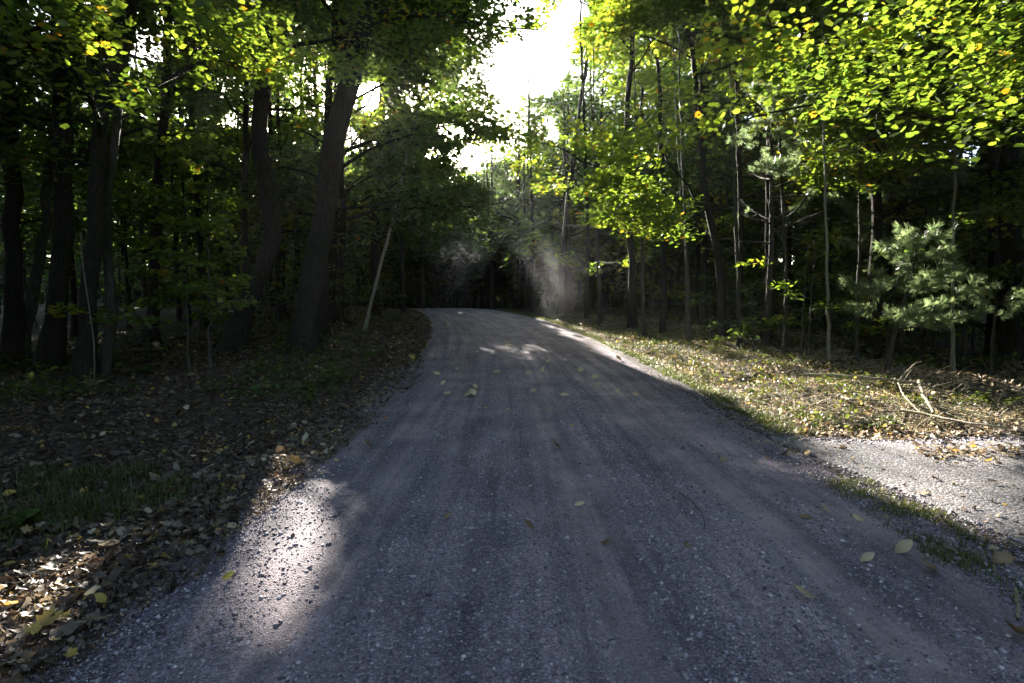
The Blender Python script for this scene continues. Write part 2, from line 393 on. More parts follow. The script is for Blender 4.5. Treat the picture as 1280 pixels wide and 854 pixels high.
def oval_template():
    out = [(0, 0), (.13, .12), (.23, .32), (.26, .52), (.19, .75), (.08, .92), (0, 1), (-.08, .92), (-.19, .75), (-.26, .52), (-.23, .32), (-.13, .12)]
    v = [(0, .45, 0)] + [(x, y, .10 * abs(x)) for x, y in out]; n = len(out)
    f = [(0, 1 + i, 1 + (i + 1) % n, 1 + (i + 2) % n) for i in range(0, n, 2)]
    return np.array(v), np.array(f)
L_OVAL = oval_template()
def tuft_template(r, n=30):
    v, f = [], []
    for i in range(n):
        a = r.random() * 2 * PI; sp = .35 + .75 * r.random()
        d = np.array([math.cos(a) * sp, 1 - .35 * sp, math.sin(a) * sp]); d /= np.linalg.norm(d)
        s = np.cross(d, [0.3, .2, 1]); s /= np.linalg.norm(s)
        l = .8 + .4 * r.random(); b = len(v); w = .030
        o = np.array([0, r.random() * .35 - .2, 0])
        v += [o + s * w, o - s * w, o + d * l - s * w * .3, o + d * l + s * w * .3]; f.append((b, b + 1, b + 2, b + 3))
    return np.array(v), np.array(f)
L_TUFT = tuft_template(np.random.default_rng(3))

# ------------------------------------------------------------------ trees
def rand_dir(r, n): return nrm(r.normal(size=(n, 3)))

NLEAF = [0]
def leaf_size(d): return float(np.clip(.095 * (d / 11), .082, .42))

def spline(pts, n):
    pts = np.asarray(pts, float); s = np.r_[0, np.cumsum(np.linalg.norm(np.diff(pts, axis=0), axis=1))]
    t = np.linspace(0, s[-1], n * 4)
    P = np.stack([np.interp(t, s, pts[:, i]) for i in range(3)], 1)
    k = max(3, n // 3) | 1
    ker = np.hanning(k + 2)[1:-1]; ker /= ker.sum()
    Q = np.pad(P, ((k // 2, k // 2), (0, 0)), mode='edge')
    Q = np.stack([np.convolve(Q[:, i], ker, 'valid') for i in range(3)], 1)
    Q[0], Q[-1] = P[0], P[-1]
    return Q[np.linspace(0, len(Q) - 1, n).astype(int)]

def make_tree(name, trunk_pts, r0, seed, label, cat='tree', group=None, zlo=3.0, R=4.0, leaf='oak', bark='bark',
              nlimb=20, rho=.75, size=None, toward=None, flat=.10, taper=.75, extra=None, dens=1.0, ntwig=7, vrise=(.15, .75)):
    r = np.random.default_rng(seed)
    tp = np.asarray(trunk_pts, float); base = tp[0].copy()
    tp[0, 2] -= .25
    n = 30
    T = spline(tp, n)
    T[2:-1, :2] += r.normal(0, .025, (n - 3, 2)) * (1 if r0 > .08 else .6)
    H = T[-1, 2] - base[2]
    s = np.linspace(0, 1, n)
    rad = r0 * (1 - taper * s) * (1 + .8 * np.exp(-np.maximum(T[:, 2] - base[2] + .05, 0) / .28)) * (1 + .05 * r.normal(size=n))
    rad[-1] = r0 * .05
    root = empty(name, base)
    tag(root, label, cat, group)
    kk = 16 if r0 > .12 else 7
    tV, tF = tubes(T[None], rad[None], kk)
    if kk == 16:
        th = np.arange(16) / 16 * 2 * PI; fl = np.exp(-np.maximum(T[:, 2] - base[2], 0) / .45)[:, None]
        md = 1 + (.05 + .28 * fl) * np.sin(5 * th + r.random() * 6 + .15 * np.arange(n)[:, None]) * (.6 + .4 * np.sin(2 * th + r.random() * 6)) + .03 * r.normal(size=(n, 16))
        tV = (T[:, None] + (tV.reshape(n, 16, 3) - T[:, None]) * md[..., None]).reshape(-1, 3)
    parts = [(tV, tF)]
    d = float(np.hypot(base[0], base[1]))
    ls = size or leaf_size(max(4, d - 2))
    # limbs
    zz = base[2] + zlo + (H - zlo) * (np.arange(nlimb) + r.random(nlimb)) / nlimb * .97
    ti = np.interp(zz, T[:, 2], np.arange(n))
    P0 = np.stack([np.interp(ti, np.arange(n), T[:, i]) for i in range(3)], 1)
    rl = np.interp(ti, np.arange(n), rad)
    az = np.cumsum(r.uniform(1.7, 3.1, nlimb)) + r.random() * 6
    if toward is not None:
        a0 = math.atan2(toward[1], toward[0]); w = r.random(nlimb) < toward[2]
        az = np.where(w, a0 + r.normal(0, .75, nlimb), az)
    rel = (zz - base[2] - zlo) / max(H - zlo, .1)
    L = R * (1.0 - .68 * rel ** 1.6) * r.uniform(.65, 1.15, nlimb)
    ris = r.uniform(vrise[0], vrise[1], nlimb) + .5 * rel
    NL = 8; t = np.linspace(0, 1, NL)
    hor = np.stack([np.cos(az), np.sin(az)], 1)
    LP = np.zeros((nlimb, NL, 3))
    LP[:, :, :2] = P0[:, None, :2] + hor[:, None] * (L[:, None] * t[None])[..., None]
    LP[:, :, 2] = P0[:, None, 2] + L[:, None] * (ris[:, None] * (t - .45 * t ** 2)[None])
    LP[:, 1:] += np.cumsum(r.normal(0, .055, (nlimb, NL - 1, 3)) * L[:, None, None] * .5, axis=1)
    r1 = np.minimum(rl * .45, .008 + .011 * L)
    LR = r1[:, None] * (1 - .88 * t[None])
    ck = cull(LP.reshape(-1, 3), r).reshape(nlimb, NL)
    lk_ = ck[:, 1:].mean(1) > .3
    if lk_.sum() > 2:
        LP, LR, L, az = LP[lk_], LR[lk_], L[lk_], az[lk_]; nlimb = int(lk_.sum())
    parts.append(tubes(LP, LR, 5))
    # twigs
    tt = (np.arange(ntwig) + .5) / ntwig * .8 + .2
    fi = tt * (NL - 1); i0 = np.minimum(fi.astype(int), NL - 2); fr = (fi - i0)[None, :, None]
    TP0 = LP[:, i0] * (1 - fr) + LP[:, i0 + 1] * fr
    side = np.where((np.arange(ntwig) % 2) == 0, 1, -1)[None] * r.uniform(.5, 1.15, (nlimb, ntwig))
    side[:, -1] = r.normal(0, .2, nlimb)
    ta = az[:, None] + side
    TL = L[:, None] * (.50 - .22 * tt[None]) * r.uniform(.7, 1.3, (nlimb, ntwig))
    NT = 5; q = np.linspace(0, 1, NT)
    TW = np.zeros((nlimb, ntwig, NT, 3))
    TW[..., :2] = TP0[:, :, None, :2] + np.stack([np.cos(ta), np.sin(ta)], -1)[:, :, None] * (TL[..., None] * q)[..., None]
    slope = r.uniform(-.05, .35, (nlimb, ntwig))
    TW[..., 2] = TP0[:, :, None, 2] + TL[..., None] * (slope[..., None] * q - .18 * q ** 2)
    TW = TW.reshape(-1, NT, 3); TLf = TL.reshape(-1); taf = ta.reshape(-1)
    tk = cull(TW[:, 2], r) & cull(TW[:, 4], r)
    TW, TLf, taf = TW[tk], TLf[tk], taf[tk]
    parts.append(tubes(TW, (np.minimum(.009, .004 + .003 * TLf))[:, None] * (1 - .7 * q)[None], 3))
    V, Fc = join(parts)
    trunk = mesh_obj('trunk', V, Fc, M[bark], root, loc=base, smooth=True)
    # leaves: flat sprays along the twigs
    X, Y, D = project(TW[:, 2])
    inview = (X > -250) & (X < 1530) & (Y > -220) & (Y < 900) & (TW[:, 2, 1] > 0)
    lsz = np.where(inview, ls, max(ls * 2.2, .26))
    area = TLf * (.30 + .32 * TLf) + .05
    cnt = np.clip(area * rho * dens / (.36 * lsz ** 2), 2, 260).astype(int)
    ids = np.repeat(np.arange(len(TW)), cnt); m = len(ids)
    a = r.random(m) ** .8 * 1.08
    fi = np.clip(a, 0, 1) * (NT - 1); i0 = np.minimum(fi.astype(int), NT - 2); fr = (fi - i0)[:, None]
    C = TW[ids, i0] * (1 - fr) + TW[ids, i0 + 1] * fr
    wid = (.16 + .30 * TLf[ids] * (1 - .45 * a)) * .75
    lat = np.clip(r.normal(0, .6, m), -1.4, 1.4) * wid
    perp = np.stack([-np.sin(taf[ids]), np.cos(taf[ids]), np.zeros(m)], 1)
    C = C + perp * lat[:, None]
    C[:, 2] += r.normal(0, flat, m) * (.5 + TLf[ids]) - .12 * np.abs(lat)
    out = np.stack([np.cos(taf[ids]), np.sin(taf[ids]), np.zeros(m)], 1)
    dirn = out + perp * np.sign(lat)[:, None] * .8 + r.normal(0, .45, (m, 3))
    nn = np.array([0, 0, 1.]) + r.normal(0, .42, (m, 3)) + out * .15
    keep = cull(C, r)
    C, dirn, nn, ids = C[keep], dirn[keep], nn[keep], ids[keep]; m = len(C)
    S = lsz[ids] * r.uniform(.5, 1.4, m)
    tmpl = L_MAPLE if (leaf == 'maple' and ls < .118) else (L_MID if ls < .17 else L_FAR)
    if tmpl is L_MAPLE: S = S * 1.12
    V, Fc = instance(tmpl[0], tmpl[1], C, nn, dirn, S, sy=r.uniform(.85, 1.3, m))
    spray = r.normal(.5, .16, len(TW))
    tint = np.clip(spray[ids] + r.normal(0, .13, m), 0, .97)
    if leaf == 'maple':
        tint = np.where(r.random(m) < .012, .99, tint)
    NLEAF[0] += m
    mesh_obj('crown', V, Fc, M[leaf], root, tint=np.repeat(tint, len(tmpl[1])), loc=base)
    return root

def px_trunk(pix, d, H, drift=0.0):
    """trunk from photo pixels at depth d (first one is the base), carried on up to height H"""
    pts = []
    for i, p in enumerate(pix):
        q = atd(p[0], p[1], d + drift * i)
        pts.append(q)
    b = pts[0]; b[2] = gz(b[0], b[1])
    last, prev = pts[-1], pts[-2]
    dz = b[2] + H - last[2]
    if dz > .5:
        v = (last - prev); v = v / max(v[2], .2)
        v[:2] = np.clip(v[:2], -.25, .25)
        pts.append(last + v * dz * .5 * np.array([1, 1, 1])); pts.append(last + v * dz * np.array([.8, .8, 1]))
    return np.array(pts)

# ---- mist shafts need their light before the trees are grown
W1 = atd(572, 325, 27.0); W2 = atd(683, 355, 24.0)
LIT_SPH += [(W1, 1.0, .6), (W2, .8, .5)]

# --------------------------------------------------- the marked trees of the photo
GL = 'trees along the left edge of the wood'
GR = 'trees along the right edge of the wood'
key = []
def K(*a, **k): key.append(make_tree(*a, **k))

K('oak_tree', px_trunk([(377, 437), (385, 380), (402, 280), (412, 210), (430, 130), (445, 70), (462, 0)], 15, 21), .33, 101,
  'thick dark tree leaning right, its upper trunk crossing the sun', zlo=7.2, R=5.5, leaf='oak', nlimb=24, group=GL, rho=.8)
K('oak_tree', px_trunk([(287, 432), (300, 395), (312, 368), (335, 325), (346, 296), (338, 250), (325, 195), (323, 150), (334, 80), (338, 0)], 14.5, 20), .24, 102,
  'dark tree with an S-curved trunk, left of the thick tree in front of the sun', zlo=5.5, R=4.5, leaf='maple', nlimb=22, group=GL, rho=.8)
K('birch_tree', px_trunk([(454, 413), (463, 380), (477, 330), (490, 280), (503, 220), (520, 150)], 21, 13), .068, 103,
  'slender pale-barked tree leaning right beside the road on the left', zlo=5.0, R=2.8, leaf='oak', bark='pale', nlimb=18, group=GL)
K('maple_tree', px_trunk([(106, 484), (108, 420), (113, 350), (121, 250), (122, 170), (131, 100), (152, 20)], 10.5, 17), .15, 104,
  'dark tree just behind the long fallen stick, leftmost trunk of its close pair', zlo=3.6, R=4.6, leaf='maple', nlimb=22, group=GL, toward=(.9, .1, .4))
K('maple_tree', px_trunk([(127, 480), (137, 420), (138, 370), (131, 300), (131, 250), (150, 150), (168, 0)], 10.9, 15), .10, 105,
  'slimmer lighter-barked trunk, right one of the close pair behind the long fallen stick', zlo=4.4, R=3.2, leaf='maple', bark='bark2', nlimb=16, group=GL)
K('maple_tree', px_trunk([(58, 466), (65, 420), (76, 330), (82, 250), (76, 120), (74, 20)], 11.8, 18), .19, 106,
  'dark leaning tree between the leftmost trunks and the close pair', zlo=4.2, R=4.2, leaf='maple', nlimb=22, group=GL)
K('maple_tree', px_trunk([(24, 455), (35, 400), (50, 320), (58, 260), (66, 180), (75, 100)], 12.6, 14), .12, 107,
  'slim dark trunk leaning right near the left edge of the photo', zlo=4.5, R=3.2, leaf='oak', bark='bark2', nlimb=16, group=GL)
K('oak_tree', px_trunk([(12, 462), (14, 380), (16, 280), (10, 150), (6, 40)], 12.2, 19), .17, 108,
  'upright dark trunk at the very left edge of the photo', zlo=4.5, R=4.2, leaf='oak', nlimb=20, group=GL)
K('oak_tree', px_trunk([(188, 440), (192, 350), (196, 280), (200, 200), (206, 120), (210, 40)], 17, 19), .17, 109,
  'straight dark trunk in the shade halfway between the close pair and the S-curved tree', zlo=5.0, R=4.2, leaf='oak', nlimb=20, group=GL)
K('oak_tree', px_trunk([(424, 405), (426, 350), (429, 250), (426, 180)], 24, 18), .15, 110,
  'straight dark trunk seen just right of the thick leaning tree', zlo=4, R=4, leaf='oak', nlimb=20, group=GL)
# right side
K('maple_tree', px_trunk([(1264, 470), (1263, 380), (1262, 250), (1264, 150), (1266, 50)], 14.5, 21), .24, 120,
  'thick dark trunk at the right edge of the photo, behind the small pine', zlo=4.2, R=5, leaf='maple', nlimb=24, group=GR)
K('maple_tree', px_trunk([(1243, 462), (1242, 380), (1241, 250), (1242, 150), (1246, 50)], 15.8, 20), .17, 121,
  'dark trunk close beside the thick trunk at the right edge', zlo=4.5, R=4, leaf='oak', nlimb=20, group=GR)
K('maple_tree', np.array([(10.3, 9.2, gz(10.3, 9.2)), (10.1, 9.3, 4), (9.9, 9.5, 9), (10.2, 9.6, 14)]), .2, 122,
  'maple whose bright yellow-green boughs hang into the top right corner', zlo=3.3, R=6.0, leaf='maple', nlimb=30, group=GR, toward=(-1, .1, .75), ntwig=8, rho=.85)
K('maple_tree', np.array([(9.6, 15.0, gz(9.6, 15)), (9.5, 15.0, 4), (9.2, 15.1, 9), (9.0, 15.2, 15)]), .16, 123,
  'maple with bright layered sprays above the tall pine, upper right', zlo=3.0, R=5.0, leaf='maple', nlimb=28, group=GR, toward=(-1, -.4, .6), ntwig=8)
K('maple_tree', px_trunk([(962, 425), (962, 330), (963, 240), (965, 150), (968, 60)], 18, 20), .14, 124,
  'straight dark trunk behind the pale green pine boughs', zlo=4.0, R=4.2, leaf='oak', nlimb=22, group=GR)
K('maple_tree', px_trunk([(905, 425), (900, 330), (880, 230), (872, 120), (862, 40)], 19, 20), .13, 125,
  'maple with bright yellow-green boughs right of the road bend', zlo=3.6, R=5, leaf='maple', nlimb=30, group=GR, toward=(-1, -.5, .6), ntwig=8, rho=1.2)
K('birch_tree', px_trunk([(1036, 460), (1035, 400), (1033, 300), (1031, 200)], 14, 11), .04, 126,
  'thin pale sapling trunk standing straight, right of the middle of the right wood', zlo=3.4, R=2.2, leaf='maple', bark='pale', nlimb=14, group=GR)
K('birch_tree', px_trunk([(1191, 480), (1191, 400), (1191, 320), (1194, 220)], 12.6, 11), .042, 127,
  'thin pale trunk mottled white, just right of the leaning pine sapling', zlo=3.2, R=2.2, leaf='maple', bark='pale', nlimb=14, group=GR)
K('maple_tree', px_trunk([(858, 428), (858, 380), (857, 330), (852, 250)], 19, 12), .045, 128,
  'thin grey sapling at the front of the right wood, right of the far verge', zlo=3.4, R=2.6, leaf='maple', bark='bark2', nlimb=16, group=GR)
K('maple_tree', px_trunk([(749, 402), (748, 360), (746, 300), (744, 200)], 25, 13), .06, 129,
  'thin sapling nearest the second mist wisp on the right', zlo=3.2, R=3.2, leaf='maple', bark='bark2', nlimb=18, group=GR)
for i, (px_, d_, lb_) in enumerate([(733, 28, 'yellow-green maple between the two tall trees right of the open sky'), (828, 21.5, 'leafy maple right of the road, front tree between the lit crowns'), (665, 38, 'maple on the right of the far road whose crown borders the open sky'), (925, 20, 'broad maple with lit sprays left of the straight trunk behind the pine boughs')]):
    K('maple_tree', px_trunk([(px_, 405), (px_ + 2, 300), (px_ - 2, 180)], d_, 19), .11, 160 + i, lb_, zlo=3.2, R=4.8, leaf='maple', nlimb=28, group=GR, toward=(-1, -.5, .5), ntwig=7, rho=1.1)
K('maple_tree', px_trunk([(700, 395), (702, 340), (710, 250), (722, 150), (736, 60)], 33, 25), .15, 130,
  'tall tree with yellow-green crown right beside the patch of open sky', zlo=3.6, R=5, leaf='maple', nlimb=32, group=GR, toward=(-1, -.6, .5), ntwig=8, rho=1.3)
K('maple_tree', px_trunk([(790, 412), (790, 340), (785, 250), (782, 150), (790, 60)], 24, 23), .16, 131,
  'tall maple right of the road, lit crown left of the bright boughs', zlo=3.4, R=5, leaf='maple', nlimb=32, group=GR, toward=(-1, -.6, .5), ntwig=8, rho=1.3)

OV = [(18.5, 19, .17, 'oak', 'nearest tree whose boughs reach over the road from the left, past the pale leaning tree'),
      (23.5, 20, .15, 'maple', 'second tree reaching over the road from the left, just beyond the pale leaning tree'),
      (28.5, 20, .16, 'oak', 'dark tree overhanging the road from the left where it starts to climb'),
      (33.5, 21, .15, 'maple', 'tree with lit yellow-green boughs over the left side of the far road'),
      (39.5, 21, .16, 'oak', 'tree overhanging the inside of the road bend')]
for i, (y_, H_, r_, lf_, lb_) in enumerate(OV):
    x_ = (-6.2, -7.45)[i] if i < 2 else float(cx(y_)) - 5.4 - .3 * (i % 2)
    z_ = float(gz(x_, y_))
    K('maple_tree' if lf_ == 'maple' else 'oak_tree', np.array([(x_, y_, z_), (x_ + .3, y_, z_ + H_ * .35), (x_ + .8, y_ + .2, z_ + H_ * .7), (x_ + 1.4, y_ + .3, z_ + H_)]), r_, 140 + i,
      lb_, zlo=3.4 + .3 * (i % 2), R=6.2, leaf=lf_, nlimb=28, group=GL, toward=(1, -.1, .6), ntwig=8, rho=1.1, vrise=(.25, .8))
for i, (px_, d_, lb_) in enumerate([(505, 34, 'tall tree seen to the right of the sun, left of the road bend'), (415, 31, 'tall shaded tree behind the thick leaning trunk, just left of it'), (355, 27, 'leafy tree filling the space between the S-curved and the thick leaning trunks'), (530, 42, 'far tree on the left whose crown meets the road bend')]):
    K('oak_tree', px_trunk([(px_, 405), (px_ - 3, 300), (px_ - 6, 180)], d_, 23), .11, 210 + i, lb_, zlo=5, R=5, leaf='maple' if i % 2 else 'oak', nlimb=32, group=GL, ntwig=8, rho=1.3)
for i, (px_, d_, H_, lb_) in enumerate([(806, 20.5, 11, 'low-crowned young maple at the wood edge where the verge narrows'), (752, 26.5, 12, 'young maple with leaves down to head height right of the fainter mist wisp'),
                                       (716, 32.5, 13, 'young maple leaning over the verge just before the crest'), (862, 17.8, 10, 'bushy young maple in front of the tall maple with bright boughs'), (985, 16.5, 9.5, 'small spreading maple between the thin pale trunk and the straight dark one'), (925, 17.5, 9, 'slim leafy maple at the middle of the right wood edge')]):
    K('maple_tree', px_trunk([(px_, 420), (px_ - 3, 330), (px_ - 8, 220)], d_, H_), .065, 190 + i, lb_, zlo=2.0, R=3.6, leaf='maple', bark='bark2', nlimb=26, group=GR, toward=(-1, -.5, .5), ntwig=7, rho=1.0, vrise=(.05, .5))
for i, (x_, y_, lb_) in enumerate([(3.6, 37, 'tree right of the far road, its dim crown below the open sky'), (1.2, 43, 'tree at the outside of the bend under the patch of open sky'), (1.6, 48, 'taller tree whose top closes the bottom of the patch of open sky'), (4.6, 45, 'tall dim tree at the lower right corner of the patch of open sky')]):
    z_ = float(gz(x_, y_))
    K('oak_tree', np.array([(x_, y_, z_), (x_ - .2, y_, z_ + 5), (x_ - .3, y_, z_ + 10), (x_ - .2, y_, z_ + (13.5, 13.5, 19, 19)[i])]), .15, 150 + i, lb_, zlo=3.0, R=5.5, leaf='oak', nlimb=28, group=GR, toward=(-1, -.2, .5), ntwig=8, rho=1.1)

for i, (x_, y_, H_, lb_) in enumerate([(-1.6, 46.5, 15, 'tree just past the road crest, right of the brighter mist wisp'), (-4.0, 50.5, 16, 'dark tree closing the view straight behind the road crest'),
                                      (-7.0, 54.5, 17, 'tall tree behind the crest, below the sun and right of it'), (-12.6, 47.0, 17, 'tree on the inside of the bend beyond the crest'), (-3.0, 57.0, 16.5, 'farther tall tree behind the road crest')]):
    z_ = float(gz(x_, y_))
    K('oak_tree', np.array([(x_, y_, z_), (x_ - .1, y_, z_ + 5), (x_ - .4, y_, z_ + 11), (x_ - .6, y_, z_ + H_)]), .17, 170 + i, lb_, zlo=2.2, R=5.8, leaf='oak', nlimb=38, group=GR if i != 3 else GL,
      toward=((-1, -.2, .5) if i != 3 else (1, 0, .6)), ntwig=8, rho=1.5, size=.34)

# --------------------------------------------------- the rest of the wood
used = [(t.location.x, t.location.y) for t in key]
def free(x, y, gap):
    return all((x - a) ** 2 + (y - b) ** 2 > gap * gap for a, b in used)

def fill(n, xr, yr, gap, seed, side, tall=(15, 21), thick=False):
    r = np.random.default_rng(seed); k = 0; tries = 0
    while k < n and tries < n * 60:
        tries += 1
        x = r.uniform(*xr); y = r.uniform(*yr)
        u = x - float(cx(y))
        if abs(u) < 5.0 or (side == 'L' and u > 0) or (side == 'R' and u < 0): continue
        if side == 'R' and y < 13 and x < 12: continue
        if not free(x, y, gap): continue
        if y < 44 and abs(x + .2456 * y) < .9: continue                      # not on the sun's line
        Xp = float(project(np.array([x, y, 1.5]))[0])
        if side == 'L' and y < 19 and 225 < Xp < 480: continue
        used.append((x, y)); k += 1
        d = math.hypot(x, y)
        z = float(gz(x, y)); H = r.uniform(*tall)
        X_ = float(project(np.array([x, y, z + 9]))[0])
        if 600 < X_ < 722 and y > 25: H = min(H, .39 * d + 1.6 - z)
        lx, ly = r.normal(0, .6, 2)
        pts = np.array([(x, y, z), (x + lx * .25, y + ly * .25, z + H * .3), (x + lx * .7, y + ly * .5, z + H * .65), (x + lx, y + ly, z + H)])
        edge = abs(u) < 9
        deep = d > 34
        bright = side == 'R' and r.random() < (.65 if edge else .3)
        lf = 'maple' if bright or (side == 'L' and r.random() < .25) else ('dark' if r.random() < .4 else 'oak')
        r0 = r.choice([.06, .09, .13, .18, .22], p=[.2, .3, .25, .15, .1])
        word = {.06: 'slender', .09: 'slim', .13: 'middling', .18: 'stout', .22: 'thick'}[float(r0)]
        if side == 'L': lab, g = '%s dark trunk standing in the shaded wood left of the road' % word, 'trees deeper in the left wood'
        elif side == 'R': lab, g = '%s dark trunk standing in the wood right of the road' % word, 'trees deeper in the right wood'
        if deep:
            lab = lab.replace('standing', 'far back')
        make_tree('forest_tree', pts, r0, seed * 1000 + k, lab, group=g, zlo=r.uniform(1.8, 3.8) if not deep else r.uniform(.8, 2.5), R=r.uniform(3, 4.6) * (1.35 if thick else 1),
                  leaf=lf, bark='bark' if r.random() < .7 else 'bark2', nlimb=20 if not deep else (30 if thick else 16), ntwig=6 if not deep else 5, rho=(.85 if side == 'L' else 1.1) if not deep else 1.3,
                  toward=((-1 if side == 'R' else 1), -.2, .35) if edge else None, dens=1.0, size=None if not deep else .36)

fill(34, (-26, -5), (11, 32), 2.6, 21, 'L')
fill(40, (-42, -6), (30, 72), 3.6, 22, 'L')
fill(36, (6, 30), (13, 32), 2.6, 23, 'R')
fill(34, (3, 26), (37, 60), 2.5, 28, 'R', (20, 24), True)
fill(50, (1, 42), (28, 72), 2.8, 24, 'R', (19, 25))
fill(22, (-22, -2), (50, 64), 2.2, 27, 'R', (16, 19), True)
fill(50, (-26, 9), (44, 68), 2.2, 25, 'R', (14, 17.5))
fill(22, (-24, -7), (22, 46), 2.3, 26, 'L', (17, 22))

# saplings low in the shade
def sapling(x, y, H, seed, label, group, leaf='maple', R=1.3, nl=9, dens=1.0):
    z = float(gz(x, y)); r = np.random.default_rng(seed); lx, ly = r.normal(0, .18, 2)
    pts = np.array([(x, y, z), (x + lx * .4, y + ly * .4, z + H * .5), (x + lx, y + ly, z + H)])
    return make_tree('sapling', pts, .016 + .004 * H, seed, label, 'sapling', group, zlo=H * .22, R=R, leaf=leaf, bark='bark2', nlimb=nl, ntwig=5, rho=.5,
                     taper=.8, vrise=(.0, .35), flat=.05, dens=dens)
def fill_sap(n, xr, yr, seed, side, hr=(1.6, 4.5)):
    r = np.random.default_rng(seed); k = 0
    while k < n:
        x = r.uniform(*xr); y = r.uniform(*yr); u = x - float(cx(y))
        if abs(u) < 5.4 or (side == 'L') != (u < 0) or (side == 'R' and y < 13.5): continue
        k += 1; H = r.uniform(*hr)
        lab = ('%s leafy sapling in the dark understorey left of the road' if side == 'L' else '%s leafy sapling in the understorey right of the road') % ('tall' if H > 3 else 'low')
        sapling(x, y, H, seed * 100 + k, lab, 'saplings in the left understorey' if side == 'L' else 'saplings in the right understorey', 'maple' if r.random() < .5 else 'oak', R=r.uniform(1.0, 1.9))
fill_sap(20, (-22, -5), (10, 34), 31, 'L')
fill_sap(44, (6, 26), (13.5, 36), 32, 'R')
fill_sap(34, (6, 20), (13.8, 25), 33, 'R', (2.8, 6.5))
sapling(6.9, 16.2, 2.0, 401, 'small sapling with flat sunlit sprays at the front edge left of the pines', 'saplings in the right understorey', 'maple', 1.5, 9, 1.2)
sapling(7.6, 14.6, 3.1, 402, 'taller sapling with tiers of pale leaves, next to the thin pale straight trunk', 'saplings in the right understorey', 'maple', 1.6, 11, 1.2)

# --------------------------------------------------- pines with needle tufts
def make_pine(name, pts, r0, seed, label, zlo, R, nl, top, group=None, ts=.11, ntuft=1.0):
    r = np.random.default_rng(seed); tp = np.asarray(pts, float); base = tp[0].copy(); tp[0, 2] -= .15
    n = 18; T = spline(tp, n); s = np.linspace(0, 1, n); rad = r0 * (1 - .8 * s)
    root = empty(name, base); tag(root, label, 'pine', group)
    parts = [tubes(T[None], rad[None], 8)]
    H = T[-1, 2] - base[2]
    zz = base[2] + zlo + (H - zlo) * np.sort(r.random(nl)) ** .9
    ti = np.interp(zz, T[:, 2], np.arange(n)); P0 = np.stack([np.interp(ti, np.arange(n), T[:, i]) for i in range(3)], 1)
    rel = (zz - base[2] - zlo) / (H - zlo); az = r.random(nl) * 2 * PI
    L = R * (1 - .75 * rel ** 1.3) * r.uniform(.6, 1.1, nl); NL = 7; t = np.linspace(0, 1, NL)
    LP = np.zeros((nl, NL, 3)); LP[..., 0] = P0[:, :1] + np.cos(az)[:, None] * L[:, None] * t; LP[..., 1] = P0[:, 1:2] + np.sin(az)[:, None] * L[:, None] * t
    LP[..., 2] = P0[:, 2:] + L[:, None] * (.25 * t + .25 * t ** 2) * r.uniform(.2, 1.2, nl)[:, None]
    parts.append(tubes(LP, (r0 * .3 * (1 - .7 * rel))[:, None] * (1 - .85 * t)[None], 4))
    Cs, Ds, Tw = [], [], []
    for i in range(nl):
        for tt in np.linspace(.3, 1, max(3, int(L[i] * 9 * ntuft))):
            p = np.array([np.interp(tt, t, LP[i, :, j]) for j in range(3)])
            sgn = r.choice([-1, 1]); a = az[i] + sgn * r.uniform(.2, 1.1) * (1 - .5 * tt)
            l = (.14 + .30 * L[i] * (1 - tt * .8)) * r.uniform(.6, 1.3); dv = np.array([math.cos(a), math.sin(a), r.uniform(0, .5)]); dv /= np.linalg.norm(dv)
            Tw.append(np.stack([p, p + dv * l * .5, p + dv * l]))
            for w in np.arange(.3, 1.01, .07 / max(l, .1)):
                Cs.append(p + dv * l * w + r.normal(0, .02, 3)); Ds.append(dv + r.normal(0, .25, 3))
    Tw = np.array(Tw); parts.append(tubes(Tw, np.full((len(Tw), 3), .004), 3))
    V, Fc = join(parts); mesh_obj('trunk', V, Fc, M['bark2'], root, loc=base, smooth=True)
    C = np.array(Cs); Dn = np.array(Ds); keep = cull(C, r); C, Dn = C[keep], Dn[keep]; m = len(C)
    V, Fc = instance(L_TUFT[0], L_TUFT[1], C, rand_dir(r, m), Dn, ts * r.uniform(.8, 1.25, m))
    tint = np.repeat(np.clip(r.normal(.5, .2, m), 0, 1), len(L_TUFT[1]))
    mesh_obj('crown', V, Fc, M['needle'], root, tint=tint, loc=base)
    NLEAF[0] += m
    return root
make_pine('pine_sapling', px_trunk([(1107, 470), (1115, 430), (1125, 392), (1139, 352), (1148, 292)], 12.4, 3.2)[:5], .065, 501,
          'pine sapling leaning right with pale blue-green needle tufts, above the fallen branches', .7, 1.55, 34, 3.2, ts=.15, ntuft=.75)
make_pine('pine_sapling', px_trunk([(1238, 478), (1240, 430), (1243, 395), (1246, 352)], 12.0, 2.2)[:4], .035, 502,
          'short shaded pine sapling with a drooping top, near the right edge', 1.1, .75, 14, 2.2, ts=.11)
make_pine('pine_tree', np.array([(7.6, 17.0, gz(7.6, 17)), (7.7, 17.0, 3.5), (7.6, 17.1, 8.6)]), .11, 503,
          'tall pine with soft pale green boughs left of the thin pale trunk', 2.9, 2.5, 52, 9, ts=.16, ntuft=.8)
make_pine('pine_tree', np.array([(10.9, 16.0, gz(10.9, 16)), (10.9, 16.0, 3.5), (10.8, 16.1, 7.9)]), .10, 504,
          'pine with dim soft boughs behind the leaning pine sapling', 2.6, 2.4, 44, 8, ts=.16, ntuft=.8)

